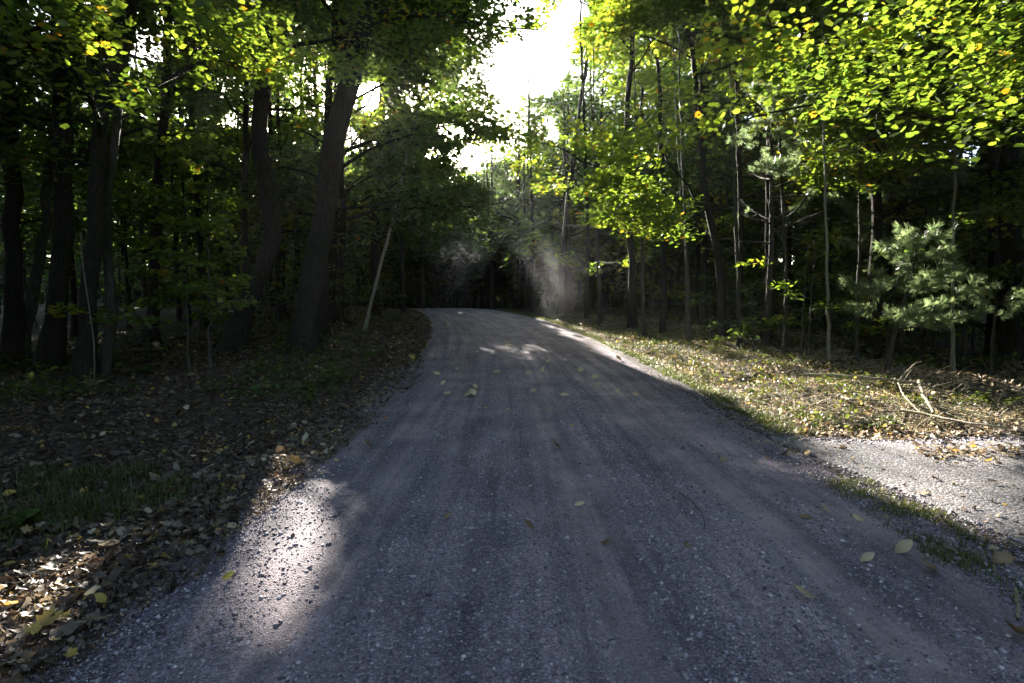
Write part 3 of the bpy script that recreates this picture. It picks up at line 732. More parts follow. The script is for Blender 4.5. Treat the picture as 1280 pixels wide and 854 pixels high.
# --------------------------------------------------- far wood that reads as one mass
def far_wood():
    r = np.random.default_rng(77)
    n = 170000
    a = r.uniform(-1.05, 1.05, n); R = r.uniform(74, 96, n)
    x, y = np.sin(a) * R, np.cos(a) * R
    cl = wav(x, y, 4, 3) * 2.5 + wav(x, y, 9, 1) * 2.5
    z = gz(x, y) + np.where(np.arange(n) % 3 == 0, r.random(n) * 5, r.random(n) ** .9 * (17 + cl))
    C = np.stack([x, y, z], 1)
    keep = cull(C, r) & ((wav(x * 1.3, z * 2 + y, 2.0, 3) > -.55) | (z < 5.5)); C = C[keep]; m = len(C)
    V, Fc = instance(L_FAR[0], L_FAR[1], C, np.array([0, 0, 1.]) + r.normal(0, .7, (m, 3)), rand_dir(r, m), r.uniform(.5, 1.0, m), sy=np.full(m, 1.3))
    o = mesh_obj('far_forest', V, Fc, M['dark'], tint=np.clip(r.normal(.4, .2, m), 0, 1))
    tag(o, 'dim far-off wood closing the view behind the trees', 'forest', kind='stuff')
far_wood()
def rear_wood():  # leaves out of view, added and thickened to cut sky light from behind
    r = np.random.default_rng(78); n = 130000
    a = r.uniform(.8, 2 * PI - .8, n); R = r.uniform(6, 24, n)
    x, y = np.sin(a) * R, np.cos(a) * R
    k = (np.abs(x) > 4.5) & (np.abs(x) > 1.12 * y + 2.5) & ~((x > 0) & (x < 10) & (y > -2)); x, y = x[k], y[k]; m = len(x)
    z = 1 + r.random(m) * 17; C = np.stack([x, y, z], 1); kk = cull(C, r) & (wav(x, y + z, 2.2, 2) > -.5); C = C[kk]; m = len(C)
    V, Fc = instance(L_FAR[0], L_FAR[1], C, np.array([0, 0, 1.]) + r.normal(0, .5, (m, 3)), rand_dir(r, m), r.uniform(.35, .6, m), sy=np.full(m, 1.3))
    tag(mesh_obj('forest', V, Fc, M['dark'], tint=np.clip(r.normal(.4, .2, m), 0, 1)), 'the same leafy wood going on unseen beside and behind the viewer, thickened to hold back sky light', 'forest', kind='stuff')
rear_wood()

# ------------------------------------------------------------------ ground, road, drive
def axis(segs):
    out = []
    for a, b, s in segs: out.append(np.arange(a, b, s))
    return np.unique(np.round(np.concatenate(out), 4))
gxs = axis([(-180, -40, 6), (-40, -14, 1.0), (-14, -7, .4), (-7, 11, .16), (11, 20, .5), (20, 40, 1.0), (40, 181, 6)])
gys = axis([(-60, -4, 4), (-4, 0, .5), (0, 14, .16), (14, 30, .35), (30, 80, .8), (80, 240, 6)])
GX, GY = np.meshgrid(gxs, gys); nx, ny = len(gxs), len(gys)
V = np.stack([GX, GY, gz(GX, GY)], -1).reshape(-1, 3)
I = np.arange(nx * ny).reshape(ny, nx)
Q = np.stack([I[:-1, :-1], I[:-1, 1:], I[1:, 1:], I[1:, :-1]], -1).reshape(-1, 4)
tag(mesh_obj('ground', V, Q, M['ground'], smooth=True), kind='structure')

ys = axis([(-20, 0, .5), (0, 12, .08), (12, 60, .25)])
us = np.linspace(-1, 1, 61)
UU, YY = np.meshgrid(us, ys)
wl = 2.85 + .10 * wav(YY, YY * 0, .9, 1) + .05 * wav(YY, YY, .25, 3)
wr = 2.95 + .12 * wav(YY, YY * 0 + 3, 1.1, 2) + .05 * wav(YY, YY, .2, 5)
XX = cx(YY) + np.where(UU < 0, UU * wl, UU * wr)
ZZ = road_z(XX, YY) - .035 * np.abs(UU) ** 10
V = np.stack([XX, YY, ZZ], -1).reshape(-1, 3); nx, ny = len(us), len(ys)
I = np.arange(nx * ny).reshape(ny, nx)
Q = np.stack([I[:-1, :-1], I[:-1, 1:], I[1:, 1:], I[1:, :-1]], -1).reshape(-1, 4)
tag(mesh_obj('road', V, Q, M['road'], smooth=True, lat=(XX - cx(YY)).ravel()), kind='structure')

# drive running off to the right
def drive_edges(x):
    f = sstep(3.2, 5.2, x)
    top = 7.15 - .10 * (x - 3.3) + .12 * wav(x, x, .6, 2)
    bot = 6.95 - 5.4 * sstep(3.15, 3.75, x) + .10 * wav(x, x, .5, 4)
    return bot, top
xs = np.r_[np.arange(3.2, 3.9, .03), np.arange(3.9, 30, .12)]; vs = np.linspace(0, 1, 30)
b, t_ = drive_edges(xs); b = np.maximum(b, .5 + 0 * b)
XX = np.repeat(xs[None], len(vs), 0); YY = b[None] + (t_ - b)[None] * vs[:, None]
ZZ = gz(XX, YY) + .022 - .03 * np.abs(vs * 2 - 1)[:, None] ** 8
V = np.stack([XX, YY, ZZ], -1).reshape(-1, 3); nx, ny = len(xs), len(vs)
I = np.arange(nx * ny).reshape(ny, nx)
Q = np.stack([I[:-1, :-1], I[:-1, 1:], I[1:, 1:], I[1:, :-1]], -1).reshape(-1, 4)
tag(mesh_obj('driveway', V, Q, M['drive'], smooth=True, lat=np.zeros(len(V))), kind='structure')

def in_drive(x, y):
    b, t = drive_edges(x)
    return (x > 3.25) & (y > b) & (y < t)

# ------------------------------------------------------------------ loose stones
def stones(name, n, sampler, size, mat, label, seed):
    r = np.random.default_rng(seed)
    x, y = sampler(r, n); n = len(x)
    tv = nrm(np.array([[1, 0, 0], [.3, .95, .1], [-.8, .6, 0], [-.9, -.5, .1], [.2, -1, 0], [.2, .1, 1.0], [-.1, 0, -1]]))
    tf = np.array([[0, 1, 5], [1, 2, 5], [2, 3, 5], [3, 4, 5], [4, 0, 5], [1, 0, 6], [2, 1, 6], [3, 2, 6], [4, 3, 6], [0, 4, 6]])
    S = size[0] * np.exp(r.normal(0, .45, n)); S = np.clip(S, size[0] * .4, size[1])
    nn = np.array([0, 0, 1.]) + r.normal(0, .4, (n, 3)); dd = rand_dir(r, n)
    C = np.stack([x, y, surf_z(x, y) + S * .15], 1)
    tvs = tv * np.array([1, 1, .6])
    Nn = nrm(nn); D = nrm(dd - Nn * np.sum(dd * Nn, -1, keepdims=True)); X = np.cross(D, Nn)
    t = tvs[None] * (1 + r.normal(0, .18, (n, 7, 1))) * S[:, None, None] * np.stack([r.uniform(.7, 1.3, n), np.ones(n), r.uniform(.6, 1.2, n)], 1)[:, None]
    V = (C[:, None] + t[..., :1] * X[:, None] + t[..., 1:2] * D[:, None] + t[..., 2:] * Nn[:, None]).reshape(-1, 3)
    Fc = (tf[None] + (np.arange(n) * 7)[:, None, None]).reshape(-1, 3)
    o = mesh_obj(name, V, Fc, mat, tint=np.repeat(r.random(n), 10))
    tag(o, label, 'gravel', kind='stuff')
def s_road(r, n):
    y = 1.6 + 12 * r.random(n) ** 1.9; u = r.uniform(-3.2, 3.2, n)
    w = .35 + .65 * np.clip(np.abs(wav(u * 2.2, y * .12, 1, 2)) * 2 - .2, 0, 1) + (np.abs(u) > 2.4)
    band = sum(np.exp(-((u + .25 * wav(y, y * 0, 3, 2) - c) / .2) ** 2) for c in (-1.5, .2, 1.45, 2.1))
    k = r.random(n) < w * (1 - .8 * np.clip(band, 0, 1))
    return (u + cx(y))[k], y[k]
stones('gravel', 170000, s_road, (.0058, .018), M['stone'], 'loose blue-grey stones scattered over the road surface', 5)
stones('gravel', 3500, s_road, (.011, .024), M['stone'], 'coarser blue-grey stones lying singly on the road surface', 6)
def s_drive(r, n):
    x = 3.3 + 7 * r.random(n) ** 1.3; y = r.uniform(1.5, 7.3, n); k = in_drive(x, y)
    return x[k], y[k]
stones('gravel', 110000, s_drive, (.010, .028), M['stone2'], 'bright pale gravel strewn over the side drive on the right', 8)

# ------------------------------------------------------------------ fallen leaves, herbs, grass
def lay(C, S, r, tmpl, tilt=.35, curl=(.1, .8)):
    n = len(C)
    nn = np.array([0, 0, 1.]) + r.normal(0, tilt, (n, 3)); nn[:, 2] = np.abs(nn[:, 2])
    return instance(tmpl[0], tmpl[1], C, nn, rand_dir(r, n) * np.array([1, 1, .1]), S, sy=r.uniform(.7, 1.1, n), curl=r.uniform(*curl, n) * r.choice([-1, 1], n, p=[.25, .75]), crumple=.07, rr=r)

def litter(name, n, sampler, s0, seed, label, tint_mu=.45, tint_sd=.2, tilt=.35, lift=.012, bright=.05):
    r = np.random.default_rng(seed); x, y = sampler(r, n)
    out = []; tints = []
    which = r.random(len(x)) < .35
    for mk, tm in ((which, L_MAPLE), (~which, L_OVAL)):
        xx, yy = x[mk], y[mk]; m = len(xx)
        S = s0 * np.exp(r.normal(0, .35, m)); S = np.clip(S, s0 * .35, s0 * 2.1)
        C = np.stack([xx, yy, surf_z(xx, yy) + lift + r.random(m) * .03], 1)
        out.append(lay(C, S, r, tm, tilt)); t = np.clip(r.normal(tint_mu, tint_sd, m), 0, .92)
        t = np.where(r.random(m) < bright, r.uniform(.93, 1, m), t); tints.append(np.repeat(t, len(tm[1])))
    V, Fc = join(out)
    tag(mesh_obj(name, V, Fc, M['litter'], tint=np.concatenate(tints)), label, 'leaf litter', kind='stuff')

def s_left(r, n):
    y = 1.4 + 13.5 * r.random(n) ** 1.25; e = 2.35 + .22 * wav(y, y, .6, 2)
    v = r.random(n) ** 1.15 * np.minimum(10, 2.0 + y * .9)
    u = -(e + v)
    keep = (r.random(n) < np.clip(.22 + v * 1.5, 0, 1))
    return (u + cx(y))[keep], y[keep]
litter('leaf_litter', 34000, s_left, .058, 11, 'thick carpet of brown and tan fallen leaves left of the road', .42, .2)
def s_crumb(r, n):
    y = 1.5 + 7 * r.random(n) ** 1.3; u = -(2.3 + np.abs(r.normal(.25, .6, n))); return u + cx(y), y
litter('leaf_litter', 16000, s_crumb, .016, 17, 'crumbled bits of dead leaf along the left road edge', .5, .22, .7, .004, .02)
def s_left_edge(r, n):
    y = 1.5 + 6 * r.random(n) ** 1.3; u = -(2.75 + .35 * wav(y, y * 0, .5, 3) + np.abs(r.normal(0, .45, n)) - .25)
    return u + cx(y), y
litter('leaf_litter', 900, s_left_edge, .068, 12, 'larger curled tan and orange leaves along the left road edge', .66, .17, .5, .02, .06)
def s_left_far(r, n):
    y = 14 + 24 * r.random(n) ** 1.2; u = -(2.7 + 8 * r.random(n) ** 1.2); return u + cx(y), y
litter('leaf_litter', 12000, s_left_far, .11, 13, 'fallen leaves on the left verge farther up the road', .42, .2)
def s_right(r, n):
    y = 7.0 + 22 * r.random(n) ** 1.25; u = 3.3 + 9 * r.random(n) ** .9; x = u + cx(y); k = ~in_drive(x, y); return x[k], y[k]
litter('leaf_litter', 30000, s_right, .06, 14, 'dry brown leaf litter on the right verge and wood floor', .68, .2, .7, .012, .02)
def s_drv(r, n):
    x = 3.4 + 6 * r.random(n); y = r.uniform(3, 7.4, n); return x, y
def s_mat(r, n):
    x = r.uniform(4.4, 9, n); y = 6.2 - .02 * x + r.normal(0, .16, n) + .15 * wav(x, x, .8, 4); return x, y
litter('leaf_litter', 900, s_mat, .055, 16, 'mat of tan and orange leaves between the wheel ruts of the side drive', .68, .16, .5, .02, .08)
litter('leaf_litter', 330, s_drv, .06, 15, 'small dry leaves sprinkled over the pale side drive', .6, .2, .3)

def herbs(name, n, sampler, s0, h0, seed, label, mu=.45, sd=.22, nl=9):
    """low leafy plants: whorls of leaves on short stems"""
    r = np.random.default_rng(seed); x, y = sampler(r, n); n = len(x)
    H = h0 * r.uniform(.4, 1.5, n); z = surf_z(x, y)
    ids = np.repeat(np.arange(n), nl); m = len(ids)
    a = r.random(m) * 2 * PI; q = r.random(m)
    C = np.stack([x[ids] + r.normal(0, .04, m) + np.cos(a) * .02, y[ids] + r.normal(0, .04, m) + np.sin(a) * .02, z[ids] + H[ids] * (.25 + .75 * q)], 1)
    dirn = np.stack([np.cos(a), np.sin(a), r.uniform(-.2, .5, m)], 1); nn = np.array([0, 0, 1.]) + r.normal(0, .4, (m, 3))
    V, Fc = instance(L_MID[0], L_MID[1], C, nn, dirn, s0 * r.uniform(.5, 1.3, m), sy=r.uniform(.7, 1.3, m))
    pt = np.clip(r.normal(mu, sd, n), 0, 1)[ids]
    SP_ = np.stack([np.stack([x, y, z - .02], 1), np.stack([x, y, z + H], 1)], 1)
    V2, F2 = tubes(SP_, np.full((n, 2), .0025), 3)
    tint = np.concatenate([np.repeat(np.clip(pt + r.normal(0, .1, m), 0, 1), 2), np.full(len(F2), .9)])
    V, Fc = join([(V, Fc), (V2, F2)])
    tag(mesh_obj(name, V, Fc, M['herb'], tint=tint), label, 'undergrowth', kind='stuff')
def s_herb_r(r, n):
    y = 7.3 + 24 * r.random(n) ** 1.1; u = 3.7 + 3.6 * r.random(n); x = u + cx(y)
    k = (~in_drive(x, y)) & (wav(x, y, .8, 3) > -.25 + .03 * (8 - y)) & ((y > 8.6) | (x < 5.2)); return x[k], y[k]
herbs('undergrowth', 1900, s_herb_r, .055, .14, 41, 'low weeds and small plants on the sunlit right verge', .48, .3, 11)
def s_herb_l(r, n):
    y = 8 + 22 * r.random(n); u = -(3.6 + 9 * r.random(n) ** 1.2); x = u + cx(y); k = wav(x, y, 1.6, 5) > .0; return x[k], y[k]
herbs('undergrowth', 1500, s_herb_l, .10, .24, 42, 'low leafy plants in the shade under the left trees', .35, .2, 10)
def s_herb_d(r, n):
    y = 12.5 + 22 * r.random(n); u = 7 + 12 * r.random(n); x = u + cx(y); k = wav(x, y, 1.6, 2) > -.1; return x[k], y[k]
herbs('undergrowth', 1600, s_herb_d, .12, .3, 43, 'dim undergrowth on the floor of the right wood', .35, .2, 10)

def blades(name, n, sampler, h0, seed, label, mu=.5, per=7, spread=.03):
    r = np.random.default_rng(seed); x, y = sampler(r, n); n = len(x)
    ids = np.repeat(np.arange(n), per); m = len(ids)
    bx = x[ids] + r.normal(0, spread, m); by = y[ids] + r.normal(0, spread, m)
    a = r.random(m) * 2 * PI; l = h0 * r.uniform(.5, 1.4, m); lean = r.uniform(.2, .9, m)
    B = np.stack([bx, by, surf_z(bx, by) - .01], 1); d = np.stack([np.cos(a), np.sin(a), 0 * a], 1)
    mid = B + d * (l * lean * .35)[:, None] + np.array([0, 0, 1.]) * (l * .6)[:, None]
    tip = B + d * (l * lean)[:, None] + np.array([0, 0, 1.]) * (l * (.95 - .5 * lean))[:, None]
    s = np.stack([-np.sin(a), np.cos(a), 0 * a], 1) * (.0022 + .0012 * r.random(m))[:, None]
    V = np.stack([B - s, B + s, mid + s, mid - s, tip + s * .2, tip - s * .2], 1).reshape(-1, 3)
    tf = np.array([[0, 1, 2, 3], [3, 2, 4, 5]]); Fc = (tf[None] + (np.arange(m) * 6)[:, None, None]).reshape(-1, 4)
    tag(mesh_obj(name, V, Fc, M['grass'], tint=np.repeat(np.clip(r.normal(mu, .25, m), 0, 1), 2)), label, 'grass', kind='stuff')
def brush():
    r = np.random.default_rng(57); n = 3200
    y = 7.6 + 9 * r.random(n) ** 1.3; u = 3.9 + 5.5 * r.random(n); x = u + cx(y); k = ~in_drive(x, y) & (wav(x, y, .9, 8) > -.35); x, y = x[k], y[k]; n = len(x)
    a = r.random(n) * 2 * PI; l = .12 + .5 * r.random(n) ** 2; t = np.linspace(-.5, .5, 5)
    P = np.zeros((n, 5, 3)); P[..., 0] = x[:, None] + np.cos(a)[:, None] * l[:, None] * t; P[..., 1] = y[:, None] + np.sin(a)[:, None] * l[:, None] * t
    P[..., :2] += np.cumsum(r.normal(0, .012, (n, 5, 2)), 1)
    P[..., 2] = surf_z(x, y)[:, None] + .03 + .06 * r.random(n)[:, None] + l[:, None] * r.normal(0, .35, n)[:, None] * t
    P[..., 2] = np.maximum(P[..., 2], surf_z(P[..., 0], P[..., 1]) + .005)
    V, Q = tubes(P, (.0025 + .006 * r.random(n) ** 2)[:, None] * np.linspace(1.2, .6, 5)[None], 4)
    tag(mesh_obj('brush', V, Q, M['dead']), 'dry broken twigs strewn over the sunlit right verge', 'twigs', kind='stuff')
brush()
def s_gr_edge(r, n):
    y = 7.2 + 32 * r.random(n) ** 1.1; u = 3.05 + np.abs(r.normal(0, .33, n)) + .1 * wav(y, y, .7, 2); x = u + cx(y); k = wav(x, y, .5, 6) > -.5; return x[k], y[k]
blades('grass', 4200, s_gr_edge, .09, 51, 'strip of grass along the right road edge', .5)
def s_straw(r, n):
    y = 7.4 + 16 * r.random(n) ** 1.1; u = 3.6 + 4.2 * r.random(n); x = u + cx(y); k = ~in_drive(x, y); return x[k], y[k]
blades('grass', 1500, s_straw, .12, 54, 'dead straw-coloured stalks lying over the right verge', .97, 5, .08)
def s_gr_tri(r, n):
    P = [hit(*p) for p in ((1010, 590), (1090, 600), (1180, 640), (1262, 700), (1279, 760), (1230, 745), (1120, 665))]
    poly = np.array([p[:2] for p in P]); x = r.uniform(poly[:, 0].min(), poly[:, 0].max(), n * 3); y = r.uniform(poly[:, 1].min(), poly[:, 1].max(), n * 3)
    k = inpoly(x, y, poly) & (wav(x, y, .22, 3) + r.normal(0, .35, n * 3) > .1); return x[k][:n], y[k][:n]
blades('grass', 620, s_gr_tri, .05, 52, 'short sparse grass between the road and the side drive', .58, 5, .035)
def s_drv2(r, n):
    x = 2.7 + 1.3 * r.random(n); y = r.uniform(3.2, 8.5, n); return x, y
litter('leaf_litter', 260, s_drv2, .05, 18, 'scattered dry leaves along the right road edge by the sparse grass', .66, .18, .4, .008, .03)
def s_gr_left(r, n):
    c = [hit(*p) for p in ((70, 610), (150, 600), (110, 640), (200, 625), (60, 650))]
    k = r.integers(0, len(c), n); return np.array([c[i][0] for i in k]) + r.normal(0, .18, n), np.array([c[i][1] for i in k]) + r.normal(0, .22, n)
blades('grass', 420, s_gr_left, .15, 53, 'rough clumps of grass among the leaves at the lower left', .35, 7, .03)

# ------------------------------------------------------------------ single leaves on the road
def one_leaf(px, py, s, tint, label, tm='maple', rot=None, curl=.5, tilt=.12, seed=0, group='single fallen leaves on the road'):
    r = np.random.default_rng(900 + seed); p = hit(px, py)
    tmpl = L_MAPLE if tm == 'maple' else L_OVAL
    nn = np.array([[0, -.42, 1.]]) + r.normal(0, tilt, (1, 3)); a = rot if rot is not None else r.random() * 6.28
    C = np.array([[0, 0, .02 + .03 * tilt]])
    V, Fc = instance((tmpl[0] - np.array([0, .45, 0])) * np.array([1.0 if tm == 'maple' else 1.35, 1, 1]), tmpl[1], C, nn, np.array([[math.cos(a), math.sin(a), 0.]]), np.array([s]), sy=np.array([.85]), curl=np.array([curl]))
    V[:, 2] -= V[:, 2].min() - .011
    # the underside: a leaf has a little thickness
    o = mesh_obj('fallen_leaf', V, Fc, M['single'], tint=np.full(len(Fc), max(tint, .4)))
    sd = o.modifiers.new('thick', 'SOLIDIFY'); sd.thickness = .0015
    o.location = (p[0], p[1], float(surf_z(p[0], p[1])))
    tag(o, label, 'leaf', group)
LV = [(373, 582, .11, .955, 'curled orange leaf at the left road edge above the long patch of sun', 'maple', .9),
 (287, 725, .06, 1., 'small clear yellow leaf on the dark gravel left of the long patch of sun', 'oval', .3),
 (290, 661, .08, .8, 'pale tan leaf at the left edge beside the brown clump', 'oval', .5),
 (268, 664, .10, .35, 'dull brown leaf at the left road edge beside a pale tan one', 'maple', .7),
 (420, 577, .05, .92, 'tiny whitish leaf right of the curled orange leaf', 'oval', .3),
 (402, 594, .05, .85, 'small tan leaf at the top of the long patch of sun', 'oval', .3),
 (460, 560, .07, .1, 'dark crumpled leaf in the left part of the road', 'maple', 1.2),
 (560, 648, .05, .6, 'small olive-brown leaf left of the road centre', 'oval', .6),
 (695, 561, .10, .5, 'crumpled brown and yellow leaf in the middle of the road', 'maple', 1.3),
 (725, 633, .07, .9, 'flat pale tan leaf in the road centre below the crumpled one', 'oval', .2),
 (661, 662, .06, .3, 'small upright brown leaf left of the flat pale tan leaf', 'oval', 1.2),
 (757, 681, .05, .05, 'very dark small leaf right of the small upright brown one', 'maple', 1.),
 (1005, 749, .085, .83, 'pinkish tan leaf lying flat in the lower right of the road', 'maple', .4),
 (1130, 692, .095, .84, 'long yellowish leaf at the right edge of the road', 'oval', .5),
 (1161, 713, .10, .55, 'rusty brown leaf right below the long yellowish leaf', 'maple', .7),
 (1084, 703, .07, .86, 'narrow beige leaf left of the long yellowish leaf', 'oval', .6),
 (1030, 641, .07, .84, 'pale curled leaf on the dark gravel inside the right edge', 'oval', .9),
 (1007, 648, .07, .5, 'flat brown leaf just left of the pale curled leaf', 'oval', .3),
 (1072, 652, .07, .88, 'light leaf near the sparse grass, right of the pale curled leaf', 'maple', .4),
 (1250, 704, .09, .62, 'broad yellow-brown leaf in the grass by the side drive', 'maple', .6),
 (1268, 797, .09, .5, 'yellow-brown leaf at the right edge under the pale stick', 'maple', 1.0),
 (903, 577, .07, .7, 'tan leaf on the right half of the road, level with the crumpled one', 'maple', .4),
 (858, 684, .04, .3, 'tiny brown leaf right of the twig on the road', 'oval', .5),
 (716, 533, .06, .97, 'small yellow leaf just above the crumpled leaf, to its right', 'oval', .3),
 (607, 511, .06, .93, 'small yellow leaf farther up the road left of its centre', 'oval', .3),
 (635, 513, .05, .9, 'little beige leaf right of a small yellow one up the road', 'oval', .3),
 (541, 532, .06, .6, 'tan leaf in the left part of the road above the dark crumpled one', 'maple', .4),
 (688, 512, .05, .93, 'little yellow leaf near the middle of the road', 'oval', .3),
 (1110, 631, .08, .75, 'tan leaf lying on the sparse grass at the tip of the side drive', 'maple', .5),
 (897, 566, .04, .8, 'tiny pale leaf above the tan leaf on the right half', 'oval', .3)]
for i, l in enumerate(LV): one_leaf(l[0], l[1], l[2] * 1.35, l[3], l[4], l[5], curl=l[6] * .8, seed=i, rot=(.5 * math.sin(i * 7.3)) + (PI if i % 2 else 0))
r = np.random.default_rng(61)
for i in range(34):
    py = 402 + 95 * r.random() ** .8; p = hit(600, py); c = float(cx(p[1])); x = c + r.uniform(-2.5, 2.5); q = project(np.array([x, p[1], p[2]]))
    one_leaf(float(q[0]), float(q[1]), r.uniform(.13, .20), r.choice([.86, .9, .9]), 'pale fallen leaf on the upper stretch of the road, a mere speck', 'oval' if i % 2 else 'maple', curl=.3, seed=100 + i, group='specks of leaves up the road')

# ------------------------------------------------------------------ sticks and dead branches
def branch(name, label, lines, mat='dead', cat='branch', up=0.0):
    """lines: list of (list of (px, py, lift), r0, r1)"""
    parts = []; base = None
    for pts, r0, r1 in lines:
        P = []
        for px, py, lift in pts:
            h = hit(px, py + 0) if lift == 0 else None
            if h is None:
                h = hit(px, py + lift[0]) if isinstance(lift, tuple) else hit(px, py)
                dpt = h[1]; h = atd(px, py, dpt)
            else: h = h + np.array([0, 0, r0 * .8 + up])
            P.append(h)
        if base is None: base = P[0].copy()
        T = spline(np.array(P), 14); rr = np.linspace(r0, r1, 14) * (1 + .1 * np.sin(np.arange(14) * 2.3))
        T[1:-1] += np.random.default_rng(len(parts) + 5).normal(0, .3 * r0, (12, 3))
        parts.append(tubes(T[None], rr[None], 6))
    V, Fc = join(parts); o = mesh_obj(name, V, Fc, M[mat], loc=base, smooth=True)
    tag(o, label, cat)
branch('fallen_stick', 'long thin fallen stick lying across the leaves under the left trees',
       [([(30, 497, 0), (90, 490, 0), (150, 486, 0), (225, 484, 0), (252, 483, 0)], .028, .012)], 'bark2', 'stick')
branch('dead_branch', 'bleached dead branch with upcurved side twigs lying on the right verge',
       [([(1004, 480, 0), (1060, 482, 0), (1110, 486, 0), (1150, 492, 0), (1190, 492, (4,))], .042, .016),
        ([(1118, 486, (2,)), (1128, 470, (18,)), (1146, 453, (34,)), (1152, 452, (36,))], .018, .007),
        ([(1126, 487, (2,)), (1132, 472, (15,)), (1140, 462, (26,))], .013, .005),
        ([(1096, 484, (2,)), (1100, 470, (14,)), (1112, 466, (20,))], .013, .005),
        ([(1068, 482, (2,)), (1070, 474, (8,)), (1076, 470, (12,))], .012, .005),
        ([(1150, 492, (2,)), (1170, 482, (12,)), (1190, 478, (18,))], .014, .006)], up=.15)
branch('dead_branch', 'pale forked dead branch slanting down the right verge toward the drive',
       [([(1148, 488, 0), (1153, 505, 0), (1162, 522, 0), (1166, 532, 0)], .028, .018),
        ([(1122, 488, 0), (1128, 505, 0), (1140, 520, 0), (1152, 532, 0)], .014, .009)], up=.15)
branch('dead_branch', 'pale bare pole lying on the right verge, lowest of the dead branches',
       [([(1126, 527, 0), (1165, 535, 0), (1210, 545, 0), (1262, 553, 0)], .022, .014),
        ([(1165, 535, 0), (1150, 545, 0), (1140, 556, 0)], .010, .004)], up=.15)
branch('dead_branch', 'thin grey twiggy branch standing up near the right edge of the verge',
       [([(1170, 490, 0), (1182, 484, (8,)), (1200, 477, (16,)), (1210, 470, (22,))], .016, .006),
        ([(1200, 500, 0), (1206, 485, (14,)), (1212, 472, (26,))], .008, .003)], up=.15)
branch('dead_branch', 'short thick broken branch piece in the weeds of the right verge',
       [([(1048, 508, 0), (1058, 512, 0), (1067, 514, 0)], .028, .024)], up=.15)
branch('fallen_twig', 'thin bent twig lying on the road right of its centre',
       [([(849, 616, 0), (866, 628, 0), (877, 640, 0), (881, 655, 0), (880, 666, 0)], .004, .0025)], 'bark2', 'twig')
branch('fallen_twig', 'short pale straw-thin twig on the gravel at the lower left',
       [([(232, 800, 0), (243, 794, 0), (254, 787, 0)], .003, .002)], 'dead', 'twig')
branch('fallen_stick', 'short pale bare stick at the lower right edge of the photo',
       [([(1269, 738, 0), (1273, 756, 0), (1272, 776, 0)], .011, .009)], 'dead', 'stick')
branch('dead_vine', 'thin pale bare stem standing in front of the close pair of trunks',
       [([(118, 479, (0.1,)), (118, 440, (44,)), (114, 400, (84,)), (106, 350, (134,)), (102, 312, (172,)), (101, 290, (194,))], .012, .006)], 'pale', 'stem')

# ------------------------------------------------------------------ small distinct plants
def plant(px, py, label, h, s, nl, seed, mat='herb', mu=.35):
    r = np.random.default_rng(seed); b = hit(px, py); b[2] = float(surf_z(b[0], b[1]))
    root = empty('leafy_plant', b); tag(root, label, 'plant')
    ns = 6; a = r.random(ns) * 2 * PI; t = np.linspace(0, 1, 6)
    SPt = np.zeros((ns, 6, 3)); SPt[..., 0] = b[0] + np.cos(a)[:, None] * h * .7 * t ** 1.3; SPt[..., 1] = b[1] + np.sin(a)[:, None] * h * .7 * t ** 1.3
    SPt[..., 2] = b[2] - .01 + h * r.uniform(.7, 1.1, ns)[:, None] * (t - .25 * t ** 2)
    V, Fc = tubes(SPt, np.full((ns, 6), .0035) * (1 - .5 * t), 4); mesh_obj('stem', V, Fc, M['bark2'], root, loc=b)
    k = r.integers(0, ns, nl); q = r.uniform(.35, 1, nl) * 5; i0 = np.minimum(q.astype(int), 4); fr = (q - i0)[:, None]
    C = SPt[k, i0] * (1 - fr) + SPt[k, i0 + 1] * fr; aa = a[k] + r.normal(0, .9, nl)
    dirn = np.stack([np.cos(aa), np.sin(aa), r.uniform(-.1, .4, nl)], 1)
    V, Fc = instance(L_OVAL[0] * np.array([1.5, 1, 1]), L_OVAL[1], C, np.array([0, 0, 1.]) + r.normal(0, .25, (nl, 3)), dirn, s * r.uniform(.6, 1.2, nl))
    mesh_obj('foliage', V, Fc, M[mat], root, tint=np.repeat(np.clip(r.normal(mu, .1, nl), 0, 1), len(L_OVAL[1])), loc=b)
plant(20, 662, 'broad-leaved green plant at the left edge beside the grass clumps', .17, .11, 26, 701)
plant(170, 470, 'low fern-like plant right of the close pair of trunks', .3, .16, 40, 702)
plant(1248, 512, 'small green bush on the right verge near the photo edge', .35, .09, 90, 703, mu=.5)
plant(1215, 505, 'loose green plant behind the dead branches on the right verge', .35, .08, 60, 704, mu=.55)

